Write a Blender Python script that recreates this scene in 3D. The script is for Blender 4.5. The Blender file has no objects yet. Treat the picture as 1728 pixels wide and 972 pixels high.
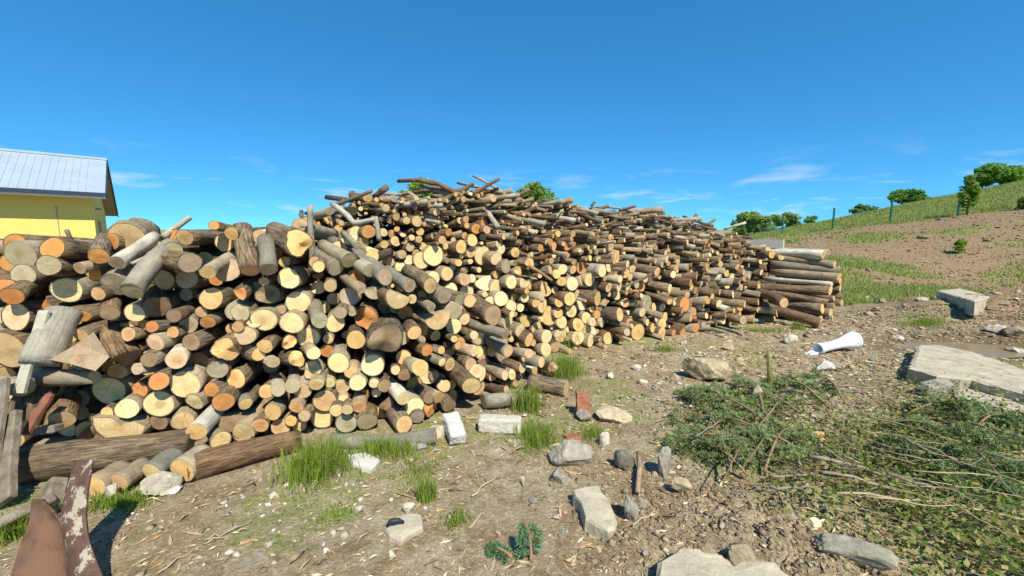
import bpy, math, random
import numpy as np
from mathutils import Vector, Matrix

random.seed(7)
RNG = np.random.default_rng(11)
SC = bpy.context.scene
COL = SC.collection

# ------------------------------------------------------------------ camera
F = 690.0 / 1728.0                      # focal length / image width
PITCH = math.atan(78.0 / 690.0)
EYE = 1.6
cam_d = bpy.data.cameras.new('camera')
cam_d.sensor_width = 36.0
cam_d.lens = 36.0 * F
cam_d.clip_start = 0.05
cam_d.clip_end = 5000
cam = bpy.data.objects.new('camera', cam_d)
COL.objects.link(cam)
cam.location = (0, 0, EYE)
cam.rotation_euler = (math.pi / 2 - PITCH, 0, 0)
SC.camera = cam

# ------------------------------------------------------------------ light
SUN_H = Vector((0.40, -0.92)).normalized()
SUN_EL = math.radians(50)
sd = Vector((SUN_H.x * math.cos(SUN_EL), SUN_H.y * math.cos(SUN_EL), math.sin(SUN_EL)))
sun_d = bpy.data.lights.new('sun', 'SUN')
sun_d.energy = 5.0
sun_d.angle = math.radians(0.53)
sun_d.color = (1.0, 0.93, 0.78)
sun = bpy.data.objects.new('sun', sun_d)
COL.objects.link(sun)
sun.rotation_euler = sd.to_track_quat('Z', 'Y').to_euler()
sun.location = (6, -10, 12)

world = bpy.data.worlds.new('World')
SC.world = world
world.use_nodes = True
wn = world.node_tree
wn.nodes.clear()


def N(nt, typ, **kw):
    n = nt.nodes.new(typ)
    for k, v in kw.items():
        if k == 'ins':
            for kk, vv in v.items():
                n.inputs[kk].default_value = vv
        else:
            setattr(n, k, v)
    return n


sky = N(wn, 'ShaderNodeTexSky', sky_type='NISHITA', sun_disc=False)
sky.sun_elevation = SUN_EL
sky.sun_rotation = math.atan2(SUN_H.x, SUN_H.y)
sky.altitude = 250
sky.air_density = 0.62
sky.dust_density = 0.0
sky.ozone_density = 2.0
bg = N(wn, 'ShaderNodeBackground', ins={'Strength': 0.105})
wo = N(wn, 'ShaderNodeOutputWorld')
tc = N(wn, 'ShaderNodeTexCoord')
sep = N(wn, 'ShaderNodeSeparateXYZ')
wn.links.new(tc.outputs['Generated'], sep.inputs[0])
# thin wisps of cloud low over the horizon (all round)
mp = N(wn, 'ShaderNodeMapping')
mp.inputs['Scale'].default_value = (3.2, 3.2, 17.0)
mp.inputs['Location'].default_value = (0.35, 1.7, 0.4)
mp.inputs['Rotation'].default_value = (0.0, 0.10, 0.0)
wn.links.new(tc.outputs['Generated'], mp.inputs[0])
cn = N(wn, 'ShaderNodeTexNoise', ins={'Scale': 2.2, 'Detail': 7.0, 'Roughness': 0.58, 'Distortion': 0.35})
wn.links.new(mp.outputs[0], cn.inputs['Vector'])
cr = N(wn, 'ShaderNodeMapRange', ins={'From Min': 0.545, 'From Max': 0.80, 'To Min': 0.0, 'To Max': 0.75})
wn.links.new(cn.outputs[0], cr.inputs[0])
lo = N(wn, 'ShaderNodeMapRange', interpolation_type='SMOOTHSTEP', ins={'From Min': 0.20, 'From Max': 0.07, 'To Min': 0.0, 'To Max': 1.0})
wn.links.new(sep.outputs['Z'], lo.inputs[0])
cm = N(wn, 'ShaderNodeMath', operation='MULTIPLY')
wn.links.new(cr.outputs[0], cm.inputs[0])
wn.links.new(lo.outputs[0], cm.inputs[1])
hs = N(wn, 'ShaderNodeHueSaturation', ins={'Saturation': 1.25, 'Value': 1.3})
wn.links.new(sky.outputs[0], hs.inputs['Color'])
mxc = N(wn, 'ShaderNodeMix', data_type='RGBA')
mxc.inputs['B'].default_value = (6.5, 6.7, 7.0, 1)
wn.links.new(cm.outputs[0], mxc.inputs['Factor'])
tnt = N(wn, 'ShaderNodeMix', data_type='RGBA', blend_type='MULTIPLY')
tnt.inputs['Factor'].default_value = 1.0
tnt.inputs['B'].default_value = (0.78, 0.95, 1.05, 1)
wn.links.new(hs.outputs[0], tnt.inputs['A'])
gam = N(wn, 'ShaderNodeGamma', ins={'Gamma': 0.6})
wn.links.new(tnt.outputs['Result'], gam.inputs['Color'])
bal = N(wn, 'ShaderNodeMix', data_type='RGBA', blend_type='MULTIPLY', clamp_factor=False)
bal.inputs['Factor'].default_value = 1.0
bal.inputs['B'].default_value = (0.57, 1.48, 1.92, 1)
wn.links.new(gam.outputs[0], bal.inputs['A'])
wn.links.new(bal.outputs['Result'], mxc.inputs['A'])
wn.links.new(mxc.outputs['Result'], bg.inputs['Color'])
wn.links.new(bg.outputs[0], wo.inputs[0])

SC.view_settings.view_transform = 'Standard'
SC.view_settings.look = 'None'
SC.view_settings.exposure = 0.50
SC.view_settings.gamma = 1.0
SC.view_settings.use_curve_mapping = False
SC.render.engine = 'CYCLES'
SC.cycles.max_bounces = 6

# ------------------------------------------------------------------ helpers
CP, SP = math.cos(PITCH), math.sin(PITCH)


def ray(x, y):
    rx = (x - 864.0) / 690.0
    ry = (486.0 - y) / 690.0
    return np.array((rx, CP + ry * SP, -SP + ry * CP))


def at(x, y, Y):
    d = ray(x, y)
    return d * (Y / d[1]) + np.array((0, 0, EYE))


def onz(x, y, z):
    d = ray(x, y)
    return d * ((z - EYE) / d[2]) + np.array((0, 0, EYE))


def proj(P):
    P = np.asarray(P, float)
    q = P - np.array((0, 0, EYE))
    depth = q[..., 1] * CP - q[..., 2] * SP
    up = q[..., 1] * SP + q[..., 2] * CP
    return 864 + 690 * q[..., 0] / depth, 486 - 690 * up / depth, depth


def _h(ix, iy, s):
    n = np.sin(ix * 127.1 + iy * 311.7 + s * 74.7) * 43758.5453
    return n - np.floor(n)


def vnoise(x, y, s=0):
    ix, iy = np.floor(x), np.floor(y)
    fx, fy = x - ix, y - iy
    fx = fx * fx * (3 - 2 * fx)
    fy = fy * fy * (3 - 2 * fy)
    a = _h(ix, iy, s) * (1 - fx) + _h(ix + 1, iy, s) * fx
    b = _h(ix, iy + 1, s) * (1 - fx) + _h(ix + 1, iy + 1, s) * fx
    return a * (1 - fy) + b * fy


def fbm(x, y, s=0, o=4):
    v, a, t = 0.0, 1.0, 0.0
    for i in range(o):
        v = v + a * (vnoise(x, y, s + i * 3) - 0.5)
        t += a
        a *= 0.5
        x, y = x * 2.03 + 5.2, y * 2.03 + 1.3
    return v / t


def sstep(a, b, x):
    t = np.clip((x - a) / (b - a), 0, 1)
    return t * t * (3 - 2 * t)


PUD = onz(1655, 588, -0.03)             # puddle centre
HEAP = onz(1735, 555, 0.0)              # soil heap centre
CLOD = onz(1290, 900, 0.0)
BRUSH1 = onz(1245, 745, 0.0)
BRUSH2 = onz(1600, 830, 0.0)


def gh(x, y):
    """terrain height, metres"""
    x = np.asarray(x, float)
    y = np.asarray(y, float)
    r = np.hypot(x, y)
    a = x / np.maximum(y, 0.3)
    z = 0.05 * fbm(x * 0.7, y * 0.7, 3, 4) + 0.035 * fbm(x * 4.0, y * 4.0, 9, 4) * np.clip(12 / np.maximum(r, 1), 0, 1)
    # ploughed-up soil near the brushwood and round the puddle
    cl = np.exp(-(((x - CLOD[0]) / 0.75) ** 2 + ((y - CLOD[1]) / 0.55) ** 2))
    z = z + cl * (0.05 + 0.30 * np.abs(fbm(x * 5, y * 5, 21, 5)))
    hp = np.exp(-(((x - HEAP[0]) / 1.8) ** 2 + ((y - HEAP[1] - 0.9) / 1.5) ** 2))
    z = z + hp * (0.42 + 0.5 * fbm(x * 2.2, y * 2.2, 31, 5))
    pd = np.exp(-((((x - PUD[0]) / 1.35) ** 2 + ((y - PUD[1]) / 0.55) ** 2) ** 2))
    z = z - pd * 0.10
    # bank on the right, rising to the fence, then the hill
    aa = np.array([-9, 0.30, 0.55, 0.66, 0.784, 0.925, 1.09, 1.25, 1.7, 3.0])
    zf = np.interp(a, aa, [0.3, 0.5, 1.5, 2.2, 2.5, 2.95, 3.35, 3.65, 4.2, 4.5])
    yf = np.interp(a, aa, [38, 38, 36, 34, 31, 29, 26.4, 24.5, 20, 14])
    zc = np.interp(a, aa, [1.0, 1.0, 2.6, 3.7, 4.9, 6.6, 8.1, 9.7, 12, 14])
    yfo = np.interp(a, aa, [20, 18, 14.5, 13.5, 13.8, 14.4, 14.6, 14.4, 11, 6])
    t1 = np.clip((y - yfo) / (yf - yfo), 0, 1)
    bank = zf * (0.35 * t1 + 0.65 * sstep(0, 1, t1))
    t2 = np.clip((y - yf) / 34.0, 0, 1)
    hill = (zc - zf) * (1 - (1 - t2) ** 1.6)
    far = np.clip((r - 75) / 300, 0, 1)
    fz = np.where(a < 0.6, 9.0, 2.0) * far + np.where(y < 0, -1.0, 0) * 0
    z = z + np.where(y > 0, bank + hill, 0) + fz
    z = z + np.where(y > 0, 0.35 * fbm(x * 0.25, y * 0.25, 41, 4) * sstep(14, 24, y), 0)
    return z


def gz(x, y):
    return float(gh(np.array([x]), np.array([y]))[0])


TT = np.concatenate([np.linspace(1.2, 14, 2600), np.linspace(14, 140, 2500)])


def ground(x, y):
    d = ray(x, y)
    P = d[None, :] * TT[:, None] + np.array((0, 0, EYE))
    under = P[:, 2] < gh(P[:, 0], P[:, 1])
    i = int(np.argmax(under)) if under.any() else len(TT) - 1
    return P[i]


class MB:
    """mesh collector with per-vertex tint (rgba) and local coordinates"""

    def __init__(self):
        self.v, self.f, self.t, self.l, self.m = [], [], [], [], []
        self.n = 0

    def add(self, v, f, tint=(1, 1, 1, 1), loc=None, mat=0):
        v = np.asarray(v, float)
        k = len(v)
        self.v.append(v)
        o = self.n
        self.f += [tuple(i + o for i in q) for q in f]
        self.m += [mat] * len(f)
        t = np.asarray(tint, float)
        self.t.append(np.broadcast_to(t, (k, 4)))
        self.l.append(v if loc is None else np.asarray(loc, float))
        self.n += k
        return self

    def build(self, name, mats, parent=None, smooth=True, origin=None):
        me = bpy.data.meshes.new(name)
        v = np.concatenate(self.v)
        if origin is not None:
            v = v - np.asarray(origin)
        me.from_pydata(v.tolist(), [], self.f)
        at_ = me.attributes.new('tint', 'FLOAT_COLOR', 'POINT')
        at_.data.foreach_set('color', np.concatenate(self.t).astype('f').ravel())
        al = me.attributes.new('loc', 'FLOAT_VECTOR', 'POINT')
        al.data.foreach_set('vector', np.concatenate(self.l).astype('f').ravel())
        if not isinstance(mats, (list, tuple)):
            mats = [mats]
        for m in mats:
            me.materials.append(m)
        if len(mats) > 1:
            me.polygons.foreach_set('material_index', self.m)
        if smooth:
            me.polygons.foreach_set('use_smooth', [True] * len(me.polygons))
        me.update()
        o = bpy.data.objects.new(name, me)
        COL.objects.link(o)
        if parent is not None:
            o.parent = parent
        elif origin is not None:
            o.location = origin
        return o


def tag(o, label=None, cat=None, group=None, kind=None):
    if label:
        o['label'] = label
    if cat:
        o['category'] = cat
    if group:
        o['group'] = group
    if kind:
        o['kind'] = kind
    return o


def empty(name, loc):
    o = bpy.data.objects.new(name, None)
    o.empty_display_size = 0.1
    COL.objects.link(o)
    o.location = loc
    return o


def fast_mesh(name, verts, faces, mats, tint=None, smooth=False, extra=None):
    """numpy mesh: faces (n,3) or (n,4)"""
    me = bpy.data.meshes.new(name)
    nv, (nf, k) = len(verts), faces.shape
    me.vertices.add(nv)
    me.vertices.foreach_set('co', verts.astype('f').ravel())
    me.loops.add(nf * k)
    me.loops.foreach_set('vertex_index', faces.astype('i').ravel())
    me.polygons.add(nf)
    me.polygons.foreach_set('loop_start', np.arange(0, nf * k, k, dtype='i'))
    me.polygons.foreach_set('loop_total', np.full(nf, k, dtype='i'))
    if tint is not None:
        a = me.attributes.new('tint', 'FLOAT_COLOR', 'POINT')
        a.data.foreach_set('color', tint.astype('f').ravel())
    me.materials.append(mats)
    if smooth:
        me.polygons.foreach_set('use_smooth', np.ones(nf, dtype=bool))
    me.update(calc_edges=True)
    me.validate()
    o = bpy.data.objects.new(name, me)
    COL.objects.link(o)
    return o


# ------------------------------------------------------------------ materials
def newmat(name):
    m = bpy.data.materials.new(name)
    m.use_nodes = True
    nt = m.node_tree
    nt.nodes.clear()
    out = nt.nodes.new('ShaderNodeOutputMaterial')
    b = nt.nodes.new('ShaderNodeBsdfPrincipled')
    nt.links.new(b.outputs[0], out.inputs[0])
    return m, nt, b, out


def vscale(nt, vec, s):
    n = N(nt, 'ShaderNodeVectorMath', operation='MULTIPLY')
    n.inputs[1].default_value = s
    nt.links.new(vec, n.inputs[0])
    return n.outputs[0]


def noise(nt, vec, scale, detail=4.0, rough=0.55, dist=0.0):
    n = N(nt, 'ShaderNodeTexNoise', ins={'Scale': scale, 'Detail': detail, 'Roughness': rough, 'Distortion': dist})
    nt.links.new(vec, n.inputs['Vector'])
    return n.outputs[0]


def mrange(nt, v, a, b, c=0.0, d=1.0, smooth=False):
    n = N(nt, 'ShaderNodeMapRange', ins={'From Min': a, 'From Max': b, 'To Min': c, 'To Max': d})
    if smooth:
        n.interpolation_type = 'SMOOTHSTEP'
    nt.links.new(v, n.inputs[0])
    return n.outputs[0]


def mixc(nt, fac, a, b, blend='MIX'):
    n = N(nt, 'ShaderNodeMix', data_type='RGBA', blend_type=blend)
    for s, v in (('A', a), ('B', b)):
        if isinstance(v, tuple):
            n.inputs[s].default_value = (v + (1,))[:4]
        else:
            nt.links.new(v, n.inputs[s])
    if isinstance(fac, float):
        n.inputs['Factor'].default_value = fac
    else:
        nt.links.new(fac, n.inputs['Factor'])
    return n.outputs['Result']


def math2(nt, op, a, b=None, c=None):
    n = N(nt, 'ShaderNodeMath', operation=op)
    for i, v in enumerate((a, b, c)):
        if v is None:
            continue
        if isinstance(v, (int, float)):
            n.inputs[i].default_value = v
        else:
            nt.links.new(v, n.inputs[i])
    return n.outputs[0]


def bump(nt, b, h, strength=0.5, dist=0.01):
    n = N(nt, 'ShaderNodeBump', ins={'Distance': dist})
    if isinstance(strength, float):
        n.inputs['Strength'].default_value = strength
    else:
        nt.links.new(strength, n.inputs['Strength'])
    nt.links.new(h, n.inputs['Height'])
    nt.links.new(n.outputs[0], b.inputs['Normal'])


def attr(nt, name):
    return N(nt, 'ShaderNodeAttribute', attribute_name=name)


def simple(name, col, rough=0.8, var=0.25, scale=6.0, bmp=0.3, bscale=40.0, metallic=0.0, patch=None, pfac=(0.55, 0.65), spec=0.3, pscale=None):
    m, nt, b, _ = newmat(name)
    g = N(nt, 'ShaderNodeTexCoord').outputs['Object']
    n1 = noise(nt, g, scale, 6.0, 0.6)
    c = mixc(nt, 1.0, tuple(col), mrange_col(nt, n1, 1 - var, 1 + var), 'MULTIPLY')
    if patch:
        n2 = noise(nt, g, pscale or scale * 0.7, 6.0, 0.65, 0.3)
        c = mixc(nt, mrange(nt, n2, pfac[0], pfac[1]), c, tuple(patch))
    nt.links.new(c, b.inputs['Base Color'])
    b.inputs['Roughness'].default_value = rough
    b.inputs['Metallic'].default_value = metallic
    b.inputs['Specular IOR Level'].default_value = spec
    if bmp:
        bump(nt, b, noise(nt, g, bscale, 5.0, 0.6), bmp, 0.01)
    return m


def mrange_col(nt, v, a, b):
    s = mrange(nt, v, 0.3, 0.7, a, b)
    n = N(nt, 'ShaderNodeCombineColor')
    for i in range(3):
        nt.links.new(s, n.inputs[i])
    return n.outputs[0]


def make_bark():
    m, nt, b, _ = newmat('bark')
    t = attr(nt, 'tint')
    l = attr(nt, 'loc').outputs['Vector']
    rough = t.outputs['Alpha']
    fur = noise(nt, vscale(nt, l, (70, 70, 9)), 1.0, 5.0, 0.6, 0.4)
    fine = noise(nt, vscale(nt, l, (160, 160, 60)), 1.0, 3.0, 0.6)
    big = noise(nt, l, 7.0, 4.0, 0.6, 0.5)
    con = mrange(nt, fur, 0.34, 0.64, 0.30, 1.35)
    sm = mrange(nt, fine, 0.3, 0.7, 0.82, 1.15)
    k = N(nt, 'ShaderNodeMix', data_type='FLOAT')
    nt.links.new(rough, k.inputs['Factor'])
    nt.links.new(sm, k.inputs['A'])
    nt.links.new(con, k.inputs['B'])
    k2 = math2(nt, 'MULTIPLY', k.outputs['Result'], mrange(nt, big, 0.3, 0.7, 0.72, 1.25))
    cc = N(nt, 'ShaderNodeCombineColor')
    for i in range(3):
        nt.links.new(k2, cc.inputs[i])
    c = mixc(nt, 1.0, t.outputs['Color'], cc.outputs[0], 'MULTIPLY')
    lich = noise(nt, vscale(nt, l, (13, 13, 8)), 1.0, 6.0, 0.7, 0.6)
    c = mixc(nt, mrange(nt, lich, 0.58, 0.70, 0.0, 0.45), c, (0.36, 0.355, 0.27))
    scar = noise(nt, vscale(nt, l, (9, 9, 26)), 1.0, 5.0, 0.6, 0.8)
    c = mixc(nt, mrange(nt, scar, 0.64, 0.70, 0.0, 0.6), c, (0.085, 0.065, 0.045))
    nt.links.new(c, b.inputs['Base Color'])
    b.inputs['Roughness'].default_value = 0.85
    b.inputs['Specular IOR Level'].default_value = 0.2
    h = math2(nt, 'ADD', fur, math2(nt, 'MULTIPLY', fine, 0.25))
    bump(nt, b, h, mrange(nt, rough, 0.0, 1.0, 0.15, 0.95), 0.02)
    return m


def make_end():
    """sawn wood: growth rings, cracks, darker heart, saw marks"""
    m, nt, b, _ = newmat('sawn_wood')
    t = attr(nt, 'tint')
    l = attr(nt, 'loc').outputs['Vector']       # x, y in metres from pith, z = seed
    s = N(nt, 'ShaderNodeSeparateXYZ')
    nt.links.new(l, s.inputs[0])
    x, y, sd_ = s.outputs
    wob = noise(nt, l, 14.0, 3.0, 0.6)
    r = math2(nt, 'SQRT', math2(nt, 'ADD', math2(nt, 'MULTIPLY', x, x), math2(nt, 'MULTIPLY', y, y)))
    rw = math2(nt, 'ADD', r, math2(nt, 'MULTIPLY', wob, 0.02))
    cb = N(nt, 'ShaderNodeCombineXYZ')
    nt.links.new(math2(nt, 'MULTIPLY', rw, 170.0), cb.inputs[0])
    nt.links.new(sd_, cb.inputs[1])
    ring = noise(nt, cb.outputs[0], 1.0, 2.0, 0.6)
    ang = math2(nt, 'ARCTAN2', y, x)
    cb2 = N(nt, 'ShaderNodeCombineXYZ')
    nt.links.new(math2(nt, 'ADD', math2(nt, 'MULTIPLY', ang, 2.2), math2(nt, 'MULTIPLY', wob, 0.7)), cb2.inputs[0])
    nt.links.new(sd_, cb2.inputs[1])
    nt.links.new(math2(nt, 'MULTIPLY', r, 1.5), cb2.inputs[2])
    crk = noise(nt, cb2.outputs[0], 1.0, 1.0, 0.4)
    crack = mrange(nt, math2(nt, 'ABSOLUTE', math2(nt, 'SUBTRACT', crk, 0.5)), 0.0, 0.010, 0.85, 0.0)
    # cracks only on some of the logs (seed) and fading to the rim
    some = mrange(nt, math2(nt, 'FRACT', math2(nt, 'MULTIPLY', sd_, 0.731)), 0.62, 0.75)
    crack = math2(nt, 'MULTIPLY', math2(nt, 'MULTIPLY', crack, some), mrange(nt, r, 0.02, 0.11, 1.0, 0.15))
    saw = noise(nt, vscale(nt, l, (30, 260, 1)), 1.0, 2.0, 0.5)
    stain = noise(nt, l, 9.0, 5.0, 0.65, 0.6)
    k = math2(nt, 'MULTIPLY', mrange(nt, ring, 0.3, 0.7, 0.86, 1.10), mrange(nt, saw, 0.3, 0.7, 0.92, 1.07))
    k = math2(nt, 'MULTIPLY', k, mrange(nt, stain, 0.3, 0.7, 0.80, 1.16))
    cc = N(nt, 'ShaderNodeCombineColor')
    for i in range(3):
        nt.links.new(k, cc.inputs[i])
    c = mixc(nt, 1.0, t.outputs['Color'], cc.outputs[0], 'MULTIPLY')
    # reddish heart of variable size
    heart = mrange(nt, r, 0.015, 0.06, 1.0, 0.0, True)
    hsel = mrange(nt, math2(nt, 'FRACT', math2(nt, 'MULTIPLY', sd_, 1.37)), 0.3, 0.9, 0.0, 0.55)
    c = mixc(nt, math2(nt, 'MULTIPLY', heart, hsel), c, mixc(nt, 1.0, c, (0.74, 0.52, 0.36), 'MULTIPLY'))
    st2 = mrange(nt, noise(nt, l, 16.0, 6.0, 0.7, 0.8), 0.56, 0.68, 0.0, 0.5)
    c = mixc(nt, st2, c, mixc(nt, 1.0, c, (0.72, 0.62, 0.52), 'MULTIPLY'))
    c = mixc(nt, crack, c, (0.10, 0.06, 0.03))
    nt.links.new(c, b.inputs['Base Color'])
    b.inputs['Roughness'].default_value = 0.75
    b.inputs['Specular IOR Level'].default_value = 0.2
    h = math2(nt, 'SUBTRACT', math2(nt, 'ADD', math2(nt, 'MULTIPLY', saw, 0.5), math2(nt, 'MULTIPLY', ring, 0.3)), crack)
    bump(nt, b, h, 0.45, 0.006)
    return m


def make_leaf(name, trans=0.35, rough=0.55):
    m, nt, b, out = newmat(name)
    t = attr(nt, 'tint')
    nt.links.new(t.outputs['Color'], b.inputs['Base Color'])
    b.inputs['Roughness'].default_value = rough
    b.inputs['Specular IOR Level'].default_value = 0.25
    tr = N(nt, 'ShaderNodeBsdfTranslucent')
    c = mixc(nt, 1.0, t.outputs['Color'], (1.25, 1.35, 0.7), 'MULTIPLY')
    nt.links.new(c, tr.inputs['Color'])
    mx = N(nt, 'ShaderNodeMixShader', ins={'Fac': trans})
    nt.links.new(b.outputs[0], mx.inputs[1])
    nt.links.new(tr.outputs[0], mx.inputs[2])
    nt.links.new(mx.outputs[0], out.inputs[0])
    return m


def make_tinted(name, rough=0.85, bmp=0.4, bscale=60.0, var=0.25):
    m, nt, b, _ = newmat(name)
    t = attr(nt, 'tint')
    g = N(nt, 'ShaderNodeTexCoord').outputs['Object']
    c = mixc(nt, 1.0, t.outputs['Color'], mrange_col(nt, noise(nt, g, bscale * 0.4, 5.0, 0.65), 1 - var, 1 + var), 'MULTIPLY')
    nt.links.new(c, b.inputs['Base Color'])
    b.inputs['Roughness'].default_value = rough
    b.inputs['Specular IOR Level'].default_value = 0.2
    if bmp:
        bump(nt, b, noise(nt, g, bscale, 5.0, 0.65), bmp, 0.01)
    return m


def make_ground():
    m, nt, b, _ = newmat('earth')
    z = attr(nt, 'tint')                 # r grass, g bank soil, b damp
    s = N(nt, 'ShaderNodeSeparateColor')
    nt.links.new(z.outputs['Color'], s.inputs[0])
    g = N(nt, 'ShaderNodeTexCoord').outputs['Object']
    n1 = noise(nt, g, 1.1, 6.0, 0.62, 0.4)
    n2 = noise(nt, g, 6.5, 7.0, 0.65, 0.3)
    n3 = noise(nt, g, 38.0, 5.0, 0.7)
    n4 = noise(nt, g, 150.0, 3.0, 0.65)
    c = mixc(nt, mrange(nt, n1, 0.40, 0.62), (0.285, 0.210, 0.118), (0.375, 0.315, 0.210))
    c = mixc(nt, mrange(nt, n2, 0.50, 0.66, 0.0, 0.75), c, (0.175, 0.122, 0.072))
    c = mixc(nt, mrange(nt, n2, 0.47, 0.36, 0.0, 0.6), c, (0.43, 0.375, 0.27))
    c = mixc(nt, mrange(nt, n3, 0.56, 0.68, 0.0, 0.55), c, (0.47, 0.41, 0.30))
    bank = mixc(nt, mrange(nt, n2, 0.42, 0.62), (0.290, 0.205, 0.120), (0.205, 0.140, 0.080))
    bank = mixc(nt, mrange(nt, n3, 0.55, 0.68, 0.0, 0.5), bank, (0.38, 0.29, 0.18))
    c = mixc(nt, s.outputs['Green'], c, bank)
    gr = mixc(nt, mrange(nt, n3, 0.35, 0.65), (0.155, 0.200, 0.050), (0.290, 0.305, 0.115))
    gm = math2(nt, 'ADD', s.outputs['Red'], math2(nt, 'MULTIPLY', math2(nt, 'SUBTRACT', n2, 0.5), 1.8))
    c = mixc(nt, mrange(nt, gm, 0.30, 0.75), c, gr)
    c = mixc(nt, math2(nt, 'MULTIPLY', s.outputs['Blue'], 0.8), c, (0.115, 0.080, 0.042))
    c = mixc(nt, 1.0, c, mrange_col(nt, n3, 0.70, 1.28), 'MULTIPLY')
    c = mixc(nt, 1.0, c, mrange_col(nt, n4, 0.78, 1.2), 'MULTIPLY')
    nt.links.new(c, b.inputs['Base Color'])
    b.inputs['Roughness'].default_value = 0.92
    b.inputs['Specular IOR Level'].default_value = 0.15
    h = math2(nt, 'ADD', math2(nt, 'MULTIPLY', n3, 0.8), math2(nt, 'MULTIPLY', n4, 0.35))
    bump(nt, b, h, 0.9, 0.03)
    return m


M = {}
M['bark'] = make_bark()
M['end'] = make_end()
M['leaf'] = make_leaf('leaf', 0.45)
M['grass'] = make_leaf('grass_blade', 0.4, 0.6)
M['needle'] = make_leaf('needle', 0.15, 0.5)
M['litter'] = make_tinted('litter', 0.85, 0.3, 80.0, 0.3)
M['stone'] = make_tinted('stone', 0.9, 0.55, 45.0, 0.35)
M['earth'] = make_ground()
M['clod'] = make_tinted('soil_clod', 0.95, 0.8, 60.0, 0.4)
M['twig'] = make_tinted('twig', 0.85, 0.4, 90.0, 0.3)
M['yellow'] = simple('yellow_render', (0.70, 0.57, 0.155), 0.9, 0.05, 1.5, 0.15, 60)
M['roof'] = simple('roof_sheet', (0.36, 0.44, 0.50), 0.42, 0.08, 2.0, 0.05, 10, 0.15, spec=0.5)
M['gutter'] = simple('gutter_blue', (0.025, 0.045, 0.075), 0.5, 0.1, 4, 0.0)
M['soffit'] = simple('soffit_timber', (0.34, 0.27, 0.22), 0.8, 0.15, 4, 0.2)
M['white'] = simple('white_paint', (0.78, 0.79, 0.78), 0.5, 0.06, 5, 0.1)
M['glass'] = simple('window_glass', (0.02, 0.03, 0.06), 0.08, 0.1, 3, 0.0, spec=0.6)
M['concrete'] = simple('concrete', (0.42, 0.375, 0.275), 0.92, 0.25, 7, 0.9, 28, patch=(0.27, 0.22, 0.15), pfac=(0.55, 0.70))
M['pale_concrete'] = simple('pale_concrete', (0.46, 0.435, 0.365), 0.92, 0.12, 2, 0.4, 40, patch=(0.36, 0.34, 0.30), pfac=(0.6, 0.75))
M['plaster'] = simple('white_block', (0.50, 0.49, 0.44), 0.85, 0.1, 8, 0.5, 60, patch=(0.45, 0.42, 0.36), pfac=(0.62, 0.75))
M['brick'] = simple('brick_red', (0.30, 0.125, 0.075), 0.9, 0.25, 15, 0.6, 70)
M['rust'] = simple('rusty_steel', (0.105, 0.062, 0.040), 0.72, 0.45, 9, 0.7, 70, 0.15, patch=(0.165, 0.085, 0.050), pfac=(0.45, 0.6))
M['rust_paint'] = simple('rusty_flaking_paint', (0.115, 0.065, 0.048), 0.75, 0.45, 9, 0.7, 60, 0.1, patch=(0.40, 0.35, 0.26), pfac=(0.545, 0.575), pscale=9.0)
M['grey_wood'] = simple('weathered_wood_shade_toned', (0.20, 0.165, 0.120), 0.88, 0.45, 10, 0.8, 45, patch=(0.36, 0.34, 0.25), pfac=(0.6, 0.7))  # weathered grey, base darkened to stand in for deep shade at the near end
M['white_wood'] = simple('whitewashed_wood', (0.44, 0.42, 0.33), 0.85, 0.18, 8, 0.5, 40, patch=(0.30, 0.26, 0.20), pfac=(0.63, 0.70))
M['red_board'] = simple('red_board', (0.22, 0.085, 0.055), 0.85, 0.25, 14, 0.5, 50)
M['green_post'] = simple('green_post', (0.02, 0.12, 0.085), 0.5, 0.1, 5, 0.0)
M['wire'] = simple('green_wire', (0.08, 0.20, 0.17), 0.5, 0.1, 5, 0.0)
M['funnel'] = simple('white_plastic', (0.72, 0.76, 0.82), 0.35, 0.05, 6, 0.05, 20, spec=0.5)
M['black'] = simple('black_plastic', (0.03, 0.032, 0.04), 0.5, 0.2, 8, 0.1)
m, nt, b, _ = newmat('muddy_water')
b.inputs['Base Color'].default_value = (0.23, 0.165, 0.075, 1)
b.inputs['Roughness'].default_value = 0.25
b.inputs['Specular IOR Level'].default_value = 0.25
g_ = N(nt, 'ShaderNodeTexCoord').outputs['Object']
bump(nt, b, noise(nt, g_, 9.0, 3.0), 0.08, 0.02)
M['water'] = m

# ------------------------------------------------------------------ ground
def grassmask(x, y):
    """0..1 cover of grass on the ground"""
    r = np.hypot(x, y)
    a = x / np.maximum(y, 0.3)
    aa = np.array([-9, 0.30, 0.55, 0.66, 0.784, 0.925, 1.09, 1.25, 1.7, 3.0])
    yf = np.interp(a, aa, [38, 38, 36, 34, 31, 29, 26.4, 24.5, 20, 14])
    yfo = np.interp(a, aa, [20, 18, 14.5, 13.5, 13.8, 14.4, 14.6, 14.4, 11, 6])
    m = sstep(-1.5, 0.8, y - yf)
    n = fbm(x * 0.33, y * 0.33, 51, 4)
    m = np.maximum(m, 0.85 * sstep(-0.04, 0.14, n) * (y > yfo) * (y < yf + 1) * sstep(1.6, 0.9, a))
    m = np.maximum(m, 0.6 * sstep(0.10, 0.22, n) * (y > yfo) * (y < yf + 1))
    # grassy strip at the foot of the bank
    m = np.maximum(m, np.exp(-((y - yfo + 1.5) / 1.5) ** 2) * sstep(0.5, 0.75, a) * sstep(1.28, 1.0, a) * 0.85)
    # thin weeds in front of the pile
    n2 = fbm(x * 0.9, y * 0.9, 61, 3)
    m = np.maximum(m, 0.52 * sstep(0.03, 0.22, n2) * (r < 14))
    m = np.where((y < 0) | (x < -5.5), np.maximum(m, 0.7 * sstep(-0.1, 0.15, n2)), m)
    return m


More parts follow.
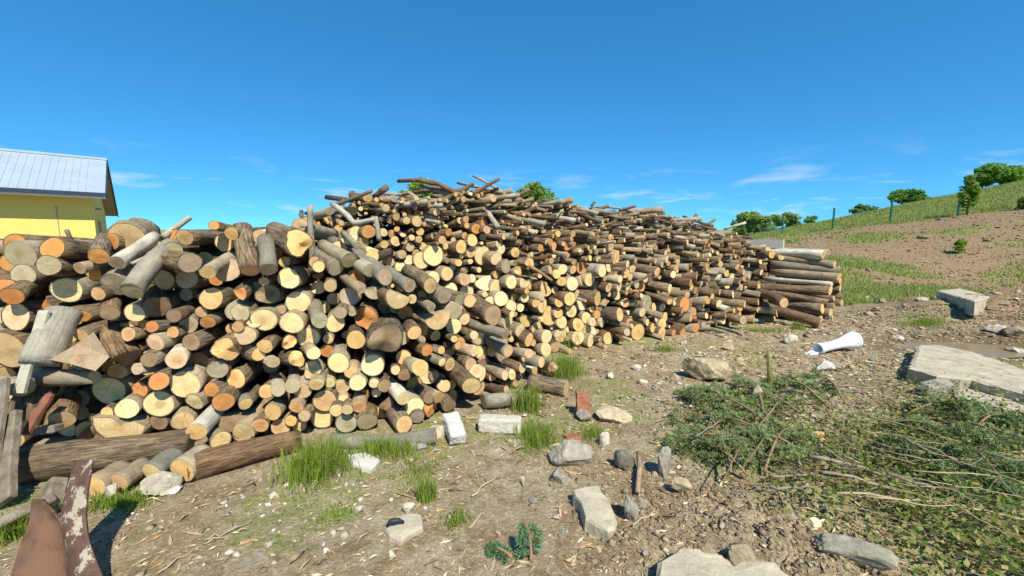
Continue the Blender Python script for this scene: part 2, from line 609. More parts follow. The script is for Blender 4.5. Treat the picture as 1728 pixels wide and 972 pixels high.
NR, NA1, NA2 = 400, 520, 60
rr = 0.7 * (1500 / 0.7) ** (np.linspace(0, 1, NR))
a1 = np.linspace(math.radians(-72), math.radians(72), NA1)
a2 = np.linspace(math.radians(72), math.radians(288), NA2 + 2)[1:-1]
az = np.concatenate([a1, a2])
NAZ = len(az)
RR, AZ = np.meshgrid(rr, az, indexing='ij')
X, Y = RR * np.sin(AZ), RR * np.cos(AZ)
Zg = gh(X, Y)
gv = np.stack([X, Y, Zg], -1).reshape(-1, 3)
ii, jj = np.meshgrid(np.arange(NR - 1), np.arange(NAZ), indexing='ij')
jn = (jj + 1) % NAZ
gf = np.stack([ii * NAZ + jj, ii * NAZ + jn, (ii + 1) * NAZ + jn, (ii + 1) * NAZ + jj], -1).reshape(-1, 4)[:, ::-1]
# close the small hole under the camera
gv = np.concatenate([gv, [[0, 0, gz(0, 0)]]])
cfan = np.stack([np.full(NAZ, len(gv) - 1), (np.arange(NAZ) + 1) % NAZ, np.arange(NAZ), np.arange(NAZ)], -1)
gt = np.zeros((len(gv), 4))
gx, gy = gv[:, 0], gv[:, 1]
gt[:, 0] = grassmask(gx, gy)
ga = gx / np.maximum(gy, 0.3)
gt[:, 1] = sstep(9.5, 13, gy) * sstep(0.4, 0.6, ga) + np.exp(-(((gx - HEAP[0]) / 2.0) ** 2 + ((gy - HEAP[1] - 0.9) / 1.8) ** 2))
gt[:, 2] = np.exp(-((((gx - PUD[0]) / 1.9) ** 2 + ((gy - PUD[1]) / 0.95) ** 2) ** 2))
gt = np.clip(gt, 0, 1)
gt[:, 3] = 1
go = fast_mesh('ground', gv, gf, M['earth'], gt, True)
tag(go, 'bare trodden earth yard rising to a bank', 'ground', kind='structure')

# puddle
pv, pf = [], []
for k in range(40):
    t = 2 * math.pi * k / 40
    w = 1 + 0.18 * math.sin(3 * t + 1) + 0.1 * math.sin(5 * t)
    pv.append((PUD[0] + 1.25 * w * math.cos(t), PUD[1] + 0.45 * w * math.sin(t), -0.045))
o = MB().add(np.array(pv), [tuple(range(40))]).build('puddle', M['water'], smooth=False)
tag(o, 'muddy brown puddle beside the concrete slabs', 'puddle', kind='structure')


# ------------------------------------------------------------------ building
def boxv(x0, x1, y0, y1, z0, z1):
    return [(x0, y0, z0), (x1, y0, z0), (x1, y1, z0), (x0, y1, z0), (x0, y0, z1), (x1, y0, z1), (x1, y1, z1), (x0, y1, z1)]


BF = [(0, 3, 2, 1), (4, 5, 6, 7), (0, 1, 5, 4), (1, 2, 6, 5), (2, 3, 7, 6), (3, 0, 4, 7)]


def add_box(mb, x0, x1, y0, y1, z0, z1, tf=None, tint=(1, 1, 1, 1)):
    v = np.array(boxv(x0, x1, y0, y1, z0, z1), float)
    mb.add(tf(v) if tf else v, BF, tint)
    return mb


bc = at(155, 332, 14.0)
BROOT = empty('yellow_building', (bc[0], bc[1], gz(bc[0], bc[1])))
tag(BROOT, 'yellow rendered building with pale blue metal roof behind the log pile', 'building')
d1 = np.array((0.752, 0.659, 0))
d2 = np.array((-0.659, 0.752, 0))
BG = gz(bc[0], bc[1])


def bt(v):
    """building coordinates (u along front wall, w back, z up) to local"""
    v = np.asarray(v, float)
    return v[:, :1] * d1 + v[:, 1:2] * d2 + np.stack([0 * v[:, 2], 0 * v[:, 2], v[:, 2] - BG], -1)


def part(name, mat, boxes, parent=BROOT, smooth=False):
    mb = MB()
    for bx in boxes:
        add_box(mb, *bx, tf=bt)
    o_ = mb.build(name, M[mat], smooth=smooth)
    o_.parent = parent
    return o_


EZ, RZ, EZ2, LEN = 3.22, 4.66, 2.80, 13.0
WD, RW = 5.0, 1.95
part('wall', 'yellow', [(-LEN, 0, 0, 0.3, -0.3, EZ - 0.02)])
# gable wall (pentagon prism) with a doorway recess
gv_ = [(-0.3, 0.302, -0.3), (-0.003, 0.302, -0.3), (-0.003, 0.302, EZ + 0.1), (-0.3, 0.302, EZ + 0.1)]
prof = [(0.303, -0.3), (0.303, EZ), (RW, RZ - 0.14), (WD, EZ2), (WD, -0.3)]
mb = MB()
vs = [(-0.3, w, z) for w, z in prof] + [(-0.004, w, z) for w, z in prof]
n5 = 5
fs = [tuple(range(5)), tuple(range(9, 4, -1))] + [(i, i + 5, (i + 1) % 5 + 5, (i + 1) % 5) for i in range(5)]
mb.add(bt(vs), fs)
gw = mb.build('gable_wall', M['yellow'], smooth=False)
gw.parent = BROOT
part('door', 'soffit', [(-0.02, 0.03, 1.2, 2.1, -0.2, 2.35)])
part('wall', 'yellow', [(-LEN, -0.301, WD - 0.3, WD - 0.003, -0.3, EZ2 - 0.05)])
OV, OVF = 0.36, 0.5
sl1 = (RZ - EZ) / (RW + OVF)
mb = MB()


def slab4(mb, q, th):
    q = np.array(q, float)
    v = np.concatenate([q, q - np.array((0, 0, th))])
    mb.add(bt(v), [(0, 1, 2, 3), (7, 6, 5, 4), (0, 4, 5, 1), (1, 5, 6, 2), (2, 6, 7, 3), (3, 7, 4, 0)])


slab4(mb, [(-LEN, -OVF, EZ), (OV, -OVF, EZ), (OV, RW, RZ), (-LEN, RW, RZ)], 0.035)
slab4(mb, [(-LEN, RW + 0.004, RZ), (OV, RW + 0.004, RZ), (OV, WD + 0.45, EZ2), (-LEN, WD + 0.45, EZ2)], 0.035)
roof = mb.build('roof', M['roof'], smooth=False)
roof.parent = BROOT
mb = MB()
for k in range(72):
    u = -LEN + 0.1 + k * 0.18
    v = []
    for (uu, ww) in ((u, -OVF), (u + 0.02, -OVF), (u + 0.02, RW - 0.05), (u, RW - 0.05)):
        v.append((uu, ww, EZ + (ww + OVF) * sl1 + 0.014))
    slab4(mb, v, 0.012)
rb = mb.build('roof_ribs', M['roof'], smooth=False)
rb.parent = roof
rb['kind'] = 'stuff'
mb = MB()
slab4(mb, [(-LEN, RW - 0.12, RZ - 0.03), (OV + 0.02, RW - 0.12, RZ - 0.03), (OV + 0.02, RW + 0.05, RZ + 0.05), (-LEN, RW + 0.05, RZ + 0.05)], 0.02)
rc = mb.build('ridge_cap', M['roof'], smooth=False)
rc.parent = roof
part('gutter', 'gutter', [(-LEN, OV + 0.01, -OVF - 0.11, -OVF - 0.01, EZ - 0.14, EZ - 0.02)])
part('fascia', 'white', [(-LEN, OV, -OVF + 0.0, -OVF + 0.03, EZ - 0.20, EZ - 0.045)])
mb = MB()
slab4(mb, [(-LEN, -OVF + 0.04, EZ - 0.06), (OV - 0.01, -OVF + 0.04, EZ - 0.06), (OV - 0.01, RW, RZ - 0.05), (-LEN, RW, RZ - 0.05)], 0.03)
slab4(mb, [(-LEN, RW + 0.004, RZ - 0.05), (OV - 0.01, RW + 0.004, RZ - 0.05), (OV - 0.01, WD + 0.43, EZ2 - 0.05), (-LEN, WD + 0.43, EZ2 - 0.05)], 0.03)
so = mb.build('soffit', M['soffit'], smooth=False)
so.parent = BROOT
mb = MB()
slab4(mb, [(OV + 0.001, -OVF, EZ + 0.03), (OV + 0.025, -OVF, EZ + 0.03), (OV + 0.025, RW, RZ + 0.03), (OV + 0.001, RW, RZ + 0.03)], 0.16)
slab4(mb, [(OV + 0.001, RW + 0.004, RZ + 0.03), (OV + 0.025, RW + 0.004, RZ + 0.03), (OV + 0.025, WD + 0.45, EZ2 + 0.03), (OV + 0.001, WD + 0.45, EZ2 + 0.03)], 0.16)
vb = mb.build('verge_board', M['gutter'], smooth=False)
vb.parent = BROOT
wz1 = 1.62
w_ = part('window', 'white', [(-3.9, -2.5, -0.02, 0.02, wz1 - 1.1, wz1)])
for k in range(3):
    part('pane', 'glass', [(-3.83 + k * 0.44, -3.45 + k * 0.44, -0.032, -0.021, wz1 - 1.03, wz1 - 0.07)], parent=w_)
part('ledge', 'gutter', [(-LEN, -1.2, -0.07, -0.001, wz1 + 0.02, wz1 + 0.07)])
part('lamp', 'soffit', [(0.0, 0.14, 0.75, 0.85, 2.72, 2.78)])
part('downpipe', 'soffit', [(-0.85, -0.835, -0.02, -0.002, 0.3, 2.75)])

# ------------------------------------------------------------------ concrete wall behind the pile
pw = at(1322, 404, 13.0)
zt = pw[2]
mb = MB()
pe = at(1225, 403, 14.2)
dv = np.array((pw[0] - pe[0], pw[1] - pe[1]))
dl = np.hypot(*dv)
dv /= dl
nv_ = np.array((-dv[1], dv[0]))
v = []
for z in (-0.2, zt):
    for (s_, q) in ((0, 0), (dl, 0), (dl, 0.16), (0, 0.16)):
        v.append((pe[0] + dv[0] * s_ + nv_[0] * q, pe[1] + dv[1] * s_ + nv_[1] * q, z))
mb.add(v, BF)
o = mb.build('concrete_wall', M['pale_concrete'], smooth=False)
tag(o, 'low pale concrete wall between the log pile and the bank', 'wall')


# ------------------------------------------------------------------ tubes
def tube(mb, pts, rad, segs=7, tint=(1, 1, 1, 1), wob=0.0, seed=0):
    pts = [np.asarray(p, float) for p in pts]
    n = len(pts)
    if np.isscalar(rad):
        rad = [rad] * n
    V, Lc = [], []
    rg = np.random.default_rng(seed)
    up = np.array((0.13, 0.21, 0.97))
    dist = 0
    for i, p in enumerate(pts):
        t = pts[min(i + 1, n - 1)] - pts[max(i - 1, 0)]
        t = t / (np.linalg.norm(t) + 1e-9)
        a = np.cross(t, up)
        if np.linalg.norm(a) < 0.2:
            a = np.cross(t, (1, 0, 0))
        a /= np.linalg.norm(a)
        b_ = np.cross(t, a)
        if i:
            dist += np.linalg.norm(p - pts[i - 1])
        for k in range(segs):
            th = 2 * math.pi * k / segs
            q = rad[i] * (1 + wob * rg.uniform(-1, 1))
            V.append(p + q * (math.cos(th) * a + math.sin(th) * b_))
            Lc.append((rad[i] * math.cos(th) + seed * 0.37, rad[i] * math.sin(th), dist))
    Fc = []
    for i in range(n - 1):
        for k in range(segs):
            k2 = (k + 1) % segs
            Fc.append((i * segs + k, i * segs + k2, (i + 1) * segs + k2, (i + 1) * segs + k))
    Fc.append(tuple(range(segs - 1, -1, -1)))
    Fc.append(tuple((n - 1) * segs + k for k in range(segs)))
    mb.add(V, Fc, tint, Lc)
    return mb


# ------------------------------------------------------------------ fence on the bank
posts = [(1255, 34.0, 386), (1320, 33, 395), (1405, 31, 388), (1502, 29, 377), (1617, 26.5, 362), (1760, 24.0, 345)]
base = [at(x, y, Yd) for (x, Yd, y) in posts]
base = [np.array((p[0], p[1], gz(p[0], p[1]))) for p in base]
FR = empty('wire_fence', tuple(base[2]))
tag(FR, 'green wire mesh fence with posts along the top of the bank', 'fence')
FO = base[2]
for p in base:
    mb = MB()
    add_box(mb, p[0] - 0.05, p[0] + 0.05, p[1] - 0.04, p[1] + 0.04, p[2] - 0.2, p[2] + 1.62)
    add_box(mb, p[0] - 0.058, p[0] + 0.058, p[1] - 0.048, p[1] + 0.048, p[2] + 1.621, p[2] + 1.65)
    po = mb.build('post', M['green_post'], smooth=False, origin=FO)
    po.location = (0, 0, 0)
    po.parent = FR
mb = MB()
for i in range(len(base) - 1):
    a_, b_ = base[i], base[i + 1]
    for h in np.linspace(0.1, 1.5, 8):
        tube(mb, [a_ + (0, 0, h), b_ + (0, 0, h)], 0.0035, 3)
    nseg = 40
    for k in range(1, nseg):
        p = a_ + (b_ - a_) * k / nseg
        tube(mb, [p + (0, 0, 0.05), p + (0, 0, 1.52)], 0.0025, 3)
wo_ = mb.build('wire_mesh', M['wire'], smooth=False, origin=FO)
wo_.location = (0, 0, 0)
wo_.parent = FR


# ------------------------------------------------------------------ leaves and trees
def leaf_cloud(C, size, tint, up=0.3, rng=RNG, aspect=0.6, tvar=0.35):
    """C (n,3) leaf centres -> diamond leaves (verts, faces, tints)"""
    n = len(C)
    d = rng.normal(size=(n, 3))
    d[:, 2] *= 0.6
    d /= np.linalg.norm(d, axis=1)[:, None]
    e = rng.normal(size=(n, 3))
    e[:, 2] *= 0.5
    e -= (e * d).sum(1)[:, None] * d
    e /= np.linalg.norm(e, axis=1)[:, None]
    s = size * rng.uniform(0.6, 1.3, (n, 1))
    v = np.stack([C - d * s, C + e * s * aspect, C + d * s, C - e * s * aspect], 1).reshape(-1, 3)
    f = np.arange(4 * n).reshape(-1, 4)
    tv = rng.uniform(1 - tvar, 1 + tvar, (n, 1)) * np.array(tint)[None, :3]
    hue = rng.uniform(-0.12, 0.12, (n, 1))
    tv = tv * np.concatenate([1 + hue, np.ones((n, 1)), 1 - hue], 1)
    t = np.concatenate([np.repeat(tv, 4, 0), np.ones((4 * n, 1))], 1)
    return v, f, t


def crown_points(n, c, rad, seed, lumps=14, flat=0.8):
    rg = np.random.default_rng(seed)
    th = rg.uniform(0, 2 * math.pi, lumps)
    ph = np.arccos(rg.uniform(-0.95, 1, lumps))
    rr_ = rg.uniform(0.30, 0.80, lumps)
    L = np.stack([np.sin(ph) * np.cos(th), np.sin(ph) * np.sin(th), np.cos(ph)], 1) * rr_[:, None]
    lr = rg.uniform(0.22, 0.42, lumps)
    k = rg.integers(0, lumps, n)
    d = rg.normal(size=(n, 3))
    d /= np.linalg.norm(d, axis=1)[:, None]
    q = rg.uniform(0, 1, (n, 1)) ** 0.45
    P = L[k] + d * q * lr[k][:, None]
    return np.asarray(c) + P * np.asarray(rad)


TREE_N = [0]


def tree(name, label, base_, height, rad, crown_z, leaves, lsize, tint, trunk=True, group=None, cat='tree', lumps=16):
    TREE_N[0] += 1
    sd_ = TREE_N[0] * 13
    r_ = empty(name, tuple(base_))
    tag(r_, label, cat, group)
    rg = np.random.default_rng(sd_)
    c = np.array((0, 0, crown_z))
    P = crown_points(leaves, c, rad, sd_, lumps)
    v, f, t = leaf_cloud(P, lsize, tuple(q * 2.9 * min(1.0, 0.33 / (max(tint) * 2.9)) for q in tint), rng=rg)
    cr_ = fast_mesh('crown', v, f, M['leaf'], t)
    cr_.parent = r_
    if trunk:
        mb = MB()
        tr = 0.03 * height
        tube(mb, [(0, 0, -0.2), (0.02 * height, 0, height * 0.25), (-0.01 * height, 0.02, height * 0.5), (0, 0, height * 0.85)],
             [tr, tr * 0.75, tr * 0.5, tr * 0.15], 8, (0.16, 0.12, 0.08, 0.7))
        for k in range(6):
            a = rg.uniform(0, 6.28)
            z0 = height * rg.uniform(0.25, 0.6)
            e = np.array((math.cos(a) * rad[0] * 0.6, math.sin(a) * rad[1] * 0.6, z0 + rad[2] * 0.4))
            tube(mb, [(0, 0, z0), e * (0.5, 0.5, 1) * (1, 1, 0.95), e], [tr * 0.4, tr * 0.25, tr * 0.08], 6, (0.16, 0.12, 0.08, 0.7))
        to = mb.build('trunk', M['bark'])
        to.parent = r_
    return r_


def gtree(name, label, x, ytop, ybot, wpx, Yd, leaves, lpx, tint, **kw):
    """tree by the pixel box its crown fills at distance Yd"""
    top, bot = at(x, ytop, Yd), at(x, ybot, Yd)
    g0 = gz(top[0], top[1])
    s = Yd / 690.0
    h = top[2] - g0
    lowz = max(bot[2] - g0, -0.3)
    cz = (h + lowz) / 2
    rx = wpx * s / 2 / 0.95
    return tree(name, label, (top[0], top[1], g0), h, (rx, rx * 0.8, (h - lowz) / 2 / 1.0), cz, leaves, lpx * s, tint, **kw)


gtree('leafy_tree', 'pale green treetop showing above the pile beside leaning sticks', 708, 294, 365, 104, 34, 3600, 3.0, (0.105, 0.150, 0.035))
gtree('leafy_tree', 'rounded green treetop showing behind the highest part of the pile', 904, 306, 370, 92, 30, 3000, 3.2, (0.095, 0.140, 0.028))
gtree('leafy_tree', 'wide pale green tree beyond the far end of the pile', 1275, 357, 412, 92, 52, 5200, 2.6, (0.095, 0.135, 0.040))
gtree('leafy_tree', 'small rounded tree just behind the concrete wall and fence post', 1328, 357, 408, 48, 54, 2400, 2.6, (0.10, 0.145, 0.045))
gtree('bush', 'dark bush growing right behind the far end of the pile', 1249, 383, 408, 34, 22, 1400, 2.5, (0.055, 0.085, 0.02), cat='bush')
gtree('bush', 'tiny rounded bush on the hill crest between two fence posts', 1370, 364, 384, 24, 62, 500, 2.2, (0.07, 0.11, 0.03), cat='bush')
gtree('bush', 'low dark bush alone on the hill crest', 1456, 343, 368, 38, 62, 1100, 2.4, (0.048, 0.085, 0.02), cat='bush')
gtree('leafy_tree', 'dense dark green tree standing alone on the hill crest', 1536, 314, 362, 62, 60, 2600, 2.8, (0.045, 0.085, 0.018))
gtree('bush', 'long low bush trailing along the crest beside the dense dark tree', 1582, 333, 352, 56, 60, 700, 2.2, (0.06, 0.095, 0.025), cat='bush')
gtree('leafy_tree', 'tall rounded green tree at the top of the hill', 1692, 272, 344, 86, 50, 4200, 2.8, (0.065, 0.115, 0.022))
gtree('leafy_tree', 'darker tree partly behind the tall rounded hilltop tree', 1660, 286, 344, 50, 54, 1600, 2.8, (0.045, 0.085, 0.018))
gtree('leafy_tree', 'dark bushy tree at the right end of the hilltop group', 1738, 286, 346, 56, 52, 1800, 2.8, (0.05, 0.09, 0.02))
gtree('bush', 'dark bush by the fence at the edge of the bank', 1735, 328, 358, 30, 24, 900, 2.5, (0.05, 0.085, 0.02), cat='bush')
# young tree at the fence: slim upright crown
gtree('sapling', 'slim young tree with bright leaves beside a fence post', 1640, 292, 356, 30, 25.6, 1500, 3.2, (0.13, 0.20, 0.045), lumps=20)
sp = ground(1618, 428)
tree('shrub', 'small bright green shrub alone on the bare bank', sp, 0.65, (0.32, 0.3, 0.42), 0.36, 420, 0.065, (0.15, 0.22, 0.03), cat='shrub')

# ------------------------------------------------------------------ logs
BARK = {  # colour, roughness of the bark
    'G': ((0.265, 0.225, 0.158), 0.18),     # smooth grey beech
    'D': ((0.185, 0.135, 0.084), 0.95),     # rough grey-brown
    'R': ((0.150, 0.095, 0.057), 0.85),     # reddish brown
    'B': ((0.430, 0.400, 0.320), 0.25),     # white birch
    'P': ((0.290, 0.225, 0.145), 0.40),     # pale
}
ENDC = {
    'c': (0.760, 0.585, 0.300),
    'o': (0.560, 0.265, 0.085),
    't': (0.570, 0.390, 0.195),
    'w': (0.420, 0.340, 0.215),
    'b': (0.270, 0.185, 0.110),
    'e': (0.690, 0.440, 0.180),             # cream turning orange
}
SEEDN = [0]


def log_geo(P0, ax, L, r0, r1, kind='c', bark='D', shape='round', segs=18, rings=6, bend=0.03, hidden=False, squash=0.0):
    SEEDN[0] += 1
    rg = np.random.default_rng(SEEDN[0] * 7 + 3)
    P0 = np.asarray(P0, float)
    ax = np.asarray(ax, float)
    ax = ax / np.linalg.norm(ax)
    e1 = np.cross(ax, (0, 0, 1.0))
    if np.linalg.norm(e1) < 0.15:
        e1 = np.cross(ax, (0, 1.0, 0))
    e1 /= np.linalg.norm(e1)
    e2 = np.cross(e1, ax)
    th = np.linspace(0, 2 * math.pi, segs, endpoint=False)
    lump = {'round': 0.035, 'ragged': 0.11, 'half': 0.03, 'wedge': 0.03}[shape]
    R = 1 + lump * np.cos(2 * th + rg.uniform(0, 6)) + lump * 0.8 * np.cos(3 * th + rg.uniform(0, 6)) + rg.normal(0, lump * 0.35, segs)
    if shape == 'half':
        a0 = rg.uniform(0.9, 2.2)
        R = np.minimum(R, 0.16 / np.maximum(np.cos(th - a0), 1e-3))
    elif shape == 'wedge':
        a0 = rg.uniform(0.6, 2.4)
        for a in (a0, a0 + 1.9):
            R = np.minimum(R, 0.24 / np.maximum(np.cos(th - a), 1e-3))
    R = np.clip(R, 0.1, 1.25)
    ss = np.linspace(0, 1, rings)
    b1, b2 = rg.normal(0, bend, 2)
    t1, t2 = rg.normal(0, 0.13 if shape != 'ragged' else 0.3, 2)
    V, Lc = [], []
    off = rg.uniform(0, 9, 3)
    knot = rg.uniform(0, 6, 2)
    cth, sth = np.cos(th), np.sin(th)
    for i, s in enumerate(ss):
        r = (r0 + (r1 - r0) * s) * (1 + 0.05 * math.sin(s * 7 + knot[0]) * (0 < i < rings - 1))
        rr_ = r * R * (1 + (rg.normal(0, 0.025, segs) if i else 0))
        c = P0 + ax * (L * s) + (e1 * b1 + e2 * b2) * L * 4 * s * (1 - s)
        sh = (t1 * cth + t2 * sth) * r0 * (1 if i == 0 else 0)
        if shape == 'ragged' and i == 0:
            sh = sh + 0.22 * r0 * np.cos(2 * th + knot[1]) + 0.16 * r0 * np.cos(3 * th + knot[0] * 2) + rg.normal(0, 0.05 * r0, segs)
        V.append(c + (rr_ * cth)[:, None] * e1 + (rr_ * sth)[:, None] * e2 + sh[:, None] * ax)
        Lc.append(np.stack([rr_ * cth + off[0], rr_ * sth + off[1], np.full(segs, L * s) + off[2]], 1))
    ring0 = V[0]
    bt_ = rg.uniform(0.90, 0.955)
    cen = ring0.mean(0)
    rim = cen + (ring0 - cen) * bt_ + ax * 0.002
    V.append(rim)
    Lc.append(Lc[0] + 0.01)
    V.append((V[rings - 1].mean(0))[None, :])
    Lc.append(Lc[0][:1])
    Fb = []
    k = np.arange(segs)
    k2 = (k + 1) % segs
    for i in range(rings - 1):
        Fb += list(zip(i * segs + k, i * segs + k2, (i + 1) * segs + k2, (i + 1) * segs + k))
    o_ = rings * segs
    Fb += list(zip(o_ + k, o_ + k2, k2, k))
    last = (rings - 1) * segs
    mats = [0] * len(Fb)
    Fb += list(zip(last + k, last + k2, np.full(segs, o_ + segs)))
    mats += [1] * segs
    col, ro = BARK[bark]
    v_ = rg.uniform(0.72, 1.28)
    w_ = rg.normal(0, 0.05)
    bt_col = (col[0] * v_ * (1 + w_), col[1] * v_, col[2] * v_ * (1 - w_), ro)
    # sawn end
    EV, EL = [], []
    seed = rg.uniform(0, 60)
    px_, py_ = rg.normal(0, 0.12 * r0, 2)
    fr = (1.0, 0.66, 0.33)
    for q in fr:
        rel = ((0.012 if shape != 'ragged' else 0.09) * r0 * (np.cos(th + knot[0]) + np.cos(2 * th + knot[1]) * q) + rg.normal(0, 0.012 * r0, segs)) * (q < 1)
        P = cen + (rim - cen) * q + rel[:, None] * ax
        EV.append(P)
        EL.append(np.stack([(rim - cen) @ e1 * q - px_, (rim - cen) @ e2 * q - py_, np.full(segs, seed)], 1))
    EV.append(cen[None, :] + ax * rg.normal(0, 0.01 * r0))
    EL.append(np.array([[-px_, -py_, seed]]))
    Fe = []
    for i in range(2):
        Fe += list(zip((i + 1) * segs + k, (i + 1) * segs + k2, i * segs + k2, i * segs + k))
    Fe += list(zip(np.full(segs, 3 * segs), 2 * segs + k2, 2 * segs + k))
    ec = np.array(ENDC[kind]) * rg.uniform(0.86, 1.12)
    ec = ec * (1 + rg.normal(0, 0.04, 3))
    et = (*np.clip(ec, 0, 0.85), 1)
    return (np.concatenate(V), Fb, bt_col, np.concatenate(Lc), mats), (np.concatenate(EV), Fe, et, np.concatenate(EL))


LOGS = []           # dicts, chosen later as individuals or stuff


def addlog(P0, ax, L, r0, r1=None, kind='c', bark='D', shape='round', zone='front', label=None, bend=0.03, part_=None, rpx=None):
    P0 = np.asarray(P0, float)
    LOGS.append(dict(P0=P0, ax=np.asarray(ax, float), L=L, r0=r0, r1=r1 if r1 else r0 * random.uniform(0.85, 1.05), kind=kind, bark=bark,
                     shape=shape, zone=zone, label=label, bend=bend))


# front faces of the two stacks: Y = base line(X) + lean * z
F1X = [-7, -5, -3.2, -2.2, -1.7, -1.0, -0.6, -0.3, 0.5, 1.2, 3]
F1Y = [3.3, 3.0, 2.90, 3.02, 3.22, 3.42, 3.60, 3.98, 4.65, 5.3, 7]


def f1(Xv):
    return np.interp(Xv, F1X, F1Y)


def f2(Xv):
    return 5.75 + 0.563 * (Xv - 0.8)


LEAN1, LEAN2 = 0.22, 0.34


def hit(x, y, face):
    d = ray(x, y)
    P = d[None, :] * np.linspace(1.2, 16, 1500)[:, None] + np.array((0, 0, EYE))
    ff, ln = (f1, LEAN1) if face == 1 else (f2, LEAN2)
    g = P[:, 1] - ff(P[:, 0]) - ln * np.maximum(P[:, 2], 0)
    return P[int(np.argmax(g > 0))]


def axis1(Xv):
    """into the front stack"""
    t = np.interp(Xv, [-4, -1.2, -0.6, 0.6], [0.10, 0.28, 0.62, 0.72])
    return np.array((-t, math.sqrt(1 - t * t), 0.0))


AX2 = np.array((-0.50, 0.866, 0.0))


def jit(ax, yaw, pit, bias=0.0):
    a = math.atan2(ax[1], ax[0]) + random.gauss(bias, yaw)
    p = random.gauss(0, pit)
    return np.array((math.cos(a) * math.cos(p), math.sin(a) * math.cos(p), math.sin(p)))


BLINE_X = [540, 600, 640, 690, 735, 765, 800, 840, 850, 880, 900, 920, 940]
BLINE_Y = [398, 399, 440, 464, 482, 498, 506, 519, 546, 567, 588, 602, 622]


def which(x, y):
    if x < 540:
        return 1
    if x > 940:
        return 2
    return 2 if y < np.interp(x, BLINE_X, BLINE_Y) else 1


TOP1 = [(-60, 402), (60, 408), (120, 408), (180, 400), (240, 402), (300, 392), (350, 394), (400, 384), (450, 384), (500, 378), (540, 398)]
T1X = [p[0] for p in TOP1] + BLINE_X[1:]
T1Y = [p[1] for p in TOP1] + BLINE_Y[1:]

# measured log ends: "zx zy rx ry kind[Bark][h|w|r] [bx by]" in a magnified view of origin (ox, oy) and scale
Z1 = (0, 360, 3.2407, '''
110 225 105 75 wP ; 125 335 85 58 wP ; 285 190 85 60 oD 430 215 ; 265 285 75 55 wD 390 290 ; 540 235 60 45 oD 560 170 ; 640 270 40 38 wB 760 190
510 325 70 45 oD ; 435 300 28 32 wG 560 270 ; 365 420 82 70 cP ; 250 475 80 50 oDw ; 20 410 45 55 oD 90 420
85 565 92 75 cR ; 30 745 100 112 tR ; 600 545 65 42 bD 612 470 ; 720 425 60 55 wG 920 200
625 390 75 68 wP 760 290 ; 535 440 50 38 tD ; 735 545 54 50 cP ; 855 515 75 60 bD 872 440 ; 895 365 68 55 tD ; 1040 270 65 58 wD 920 260
1010 130 55 42 tD ; 1170 65 30 26 oD ; 1370 315 52 48 tD 1330 110 ; 1245 310 62 62 wG ; 1135 325 40 36 tG 1220 270 ; 1265 110 40 35 eD
1155 465 85 58 eD ; 1290 535 58 54 wG ; 1030 610 38 45 wG 1030 530 ; 1135 595 58 36 oD ; 945 650 44 30 eR ; 850 705 60 50 cP ; 1045 705 58 46 bD
965 800 56 50 cB 990 750 ; 1080 810 56 54 bD ; 1190 855 60 52 wD ; 1230 745 68 60 eDr ; 1340 670 55 55 cP ; 1300 620 35 30 tD ; 1290 430 34 50 oDw
640 865 50 44 tP ; 750 850 38 30 wB ; 815 800 45 40 bD ; 870 915 58 46 oD ; 1290 905 52 55 eD ; 690 790 75 62 bDr 630 620 ; 440 665 45 36 tD
430 535 75 50 oDh ; 830 620 40 32 oD ; 1360 760 50 42 wG ; 1390 580 34 48 cP ; 1100 540 40 32 tD ; 950 560 42 38 bD ; 700 660 44 38 tD ; 790 610 36 30 oD
''')
Z2 = (0, 620, 2.7616, '''
508 108 85 64 cP ; 592 192 60 44 cP 625 165 ; 740 170 80 64 cP ; 498 215 42 32 eD ; 560 255 118 88 cPh ; 740 255 62 38 bD ; 740 65 54 42 oD ; 862 80 76 62 cP
650 105 46 36 oR ; 850 248 44 44 tP ; 915 300 54 42 eB 990 215 ; 905 160 48 42 cP ; 1040 160 62 46 oD ; 1145 170 38 28 eG 1130 120 ; 1100 60 44 46 eD
985 105 42 32 oD ; 1080 235 66 50 bDh ; 1030 340 58 42 cP 990 290 ; 1130 305 52 46 tD ; 280 250 86 50 tD 310 165
705 490 66 50 cG 745 428 ; 848 480 76 56 eG 888 405 ; 548 540 56 42 tG 590 480 ; 440 555 52 48 eG 480 495
''')
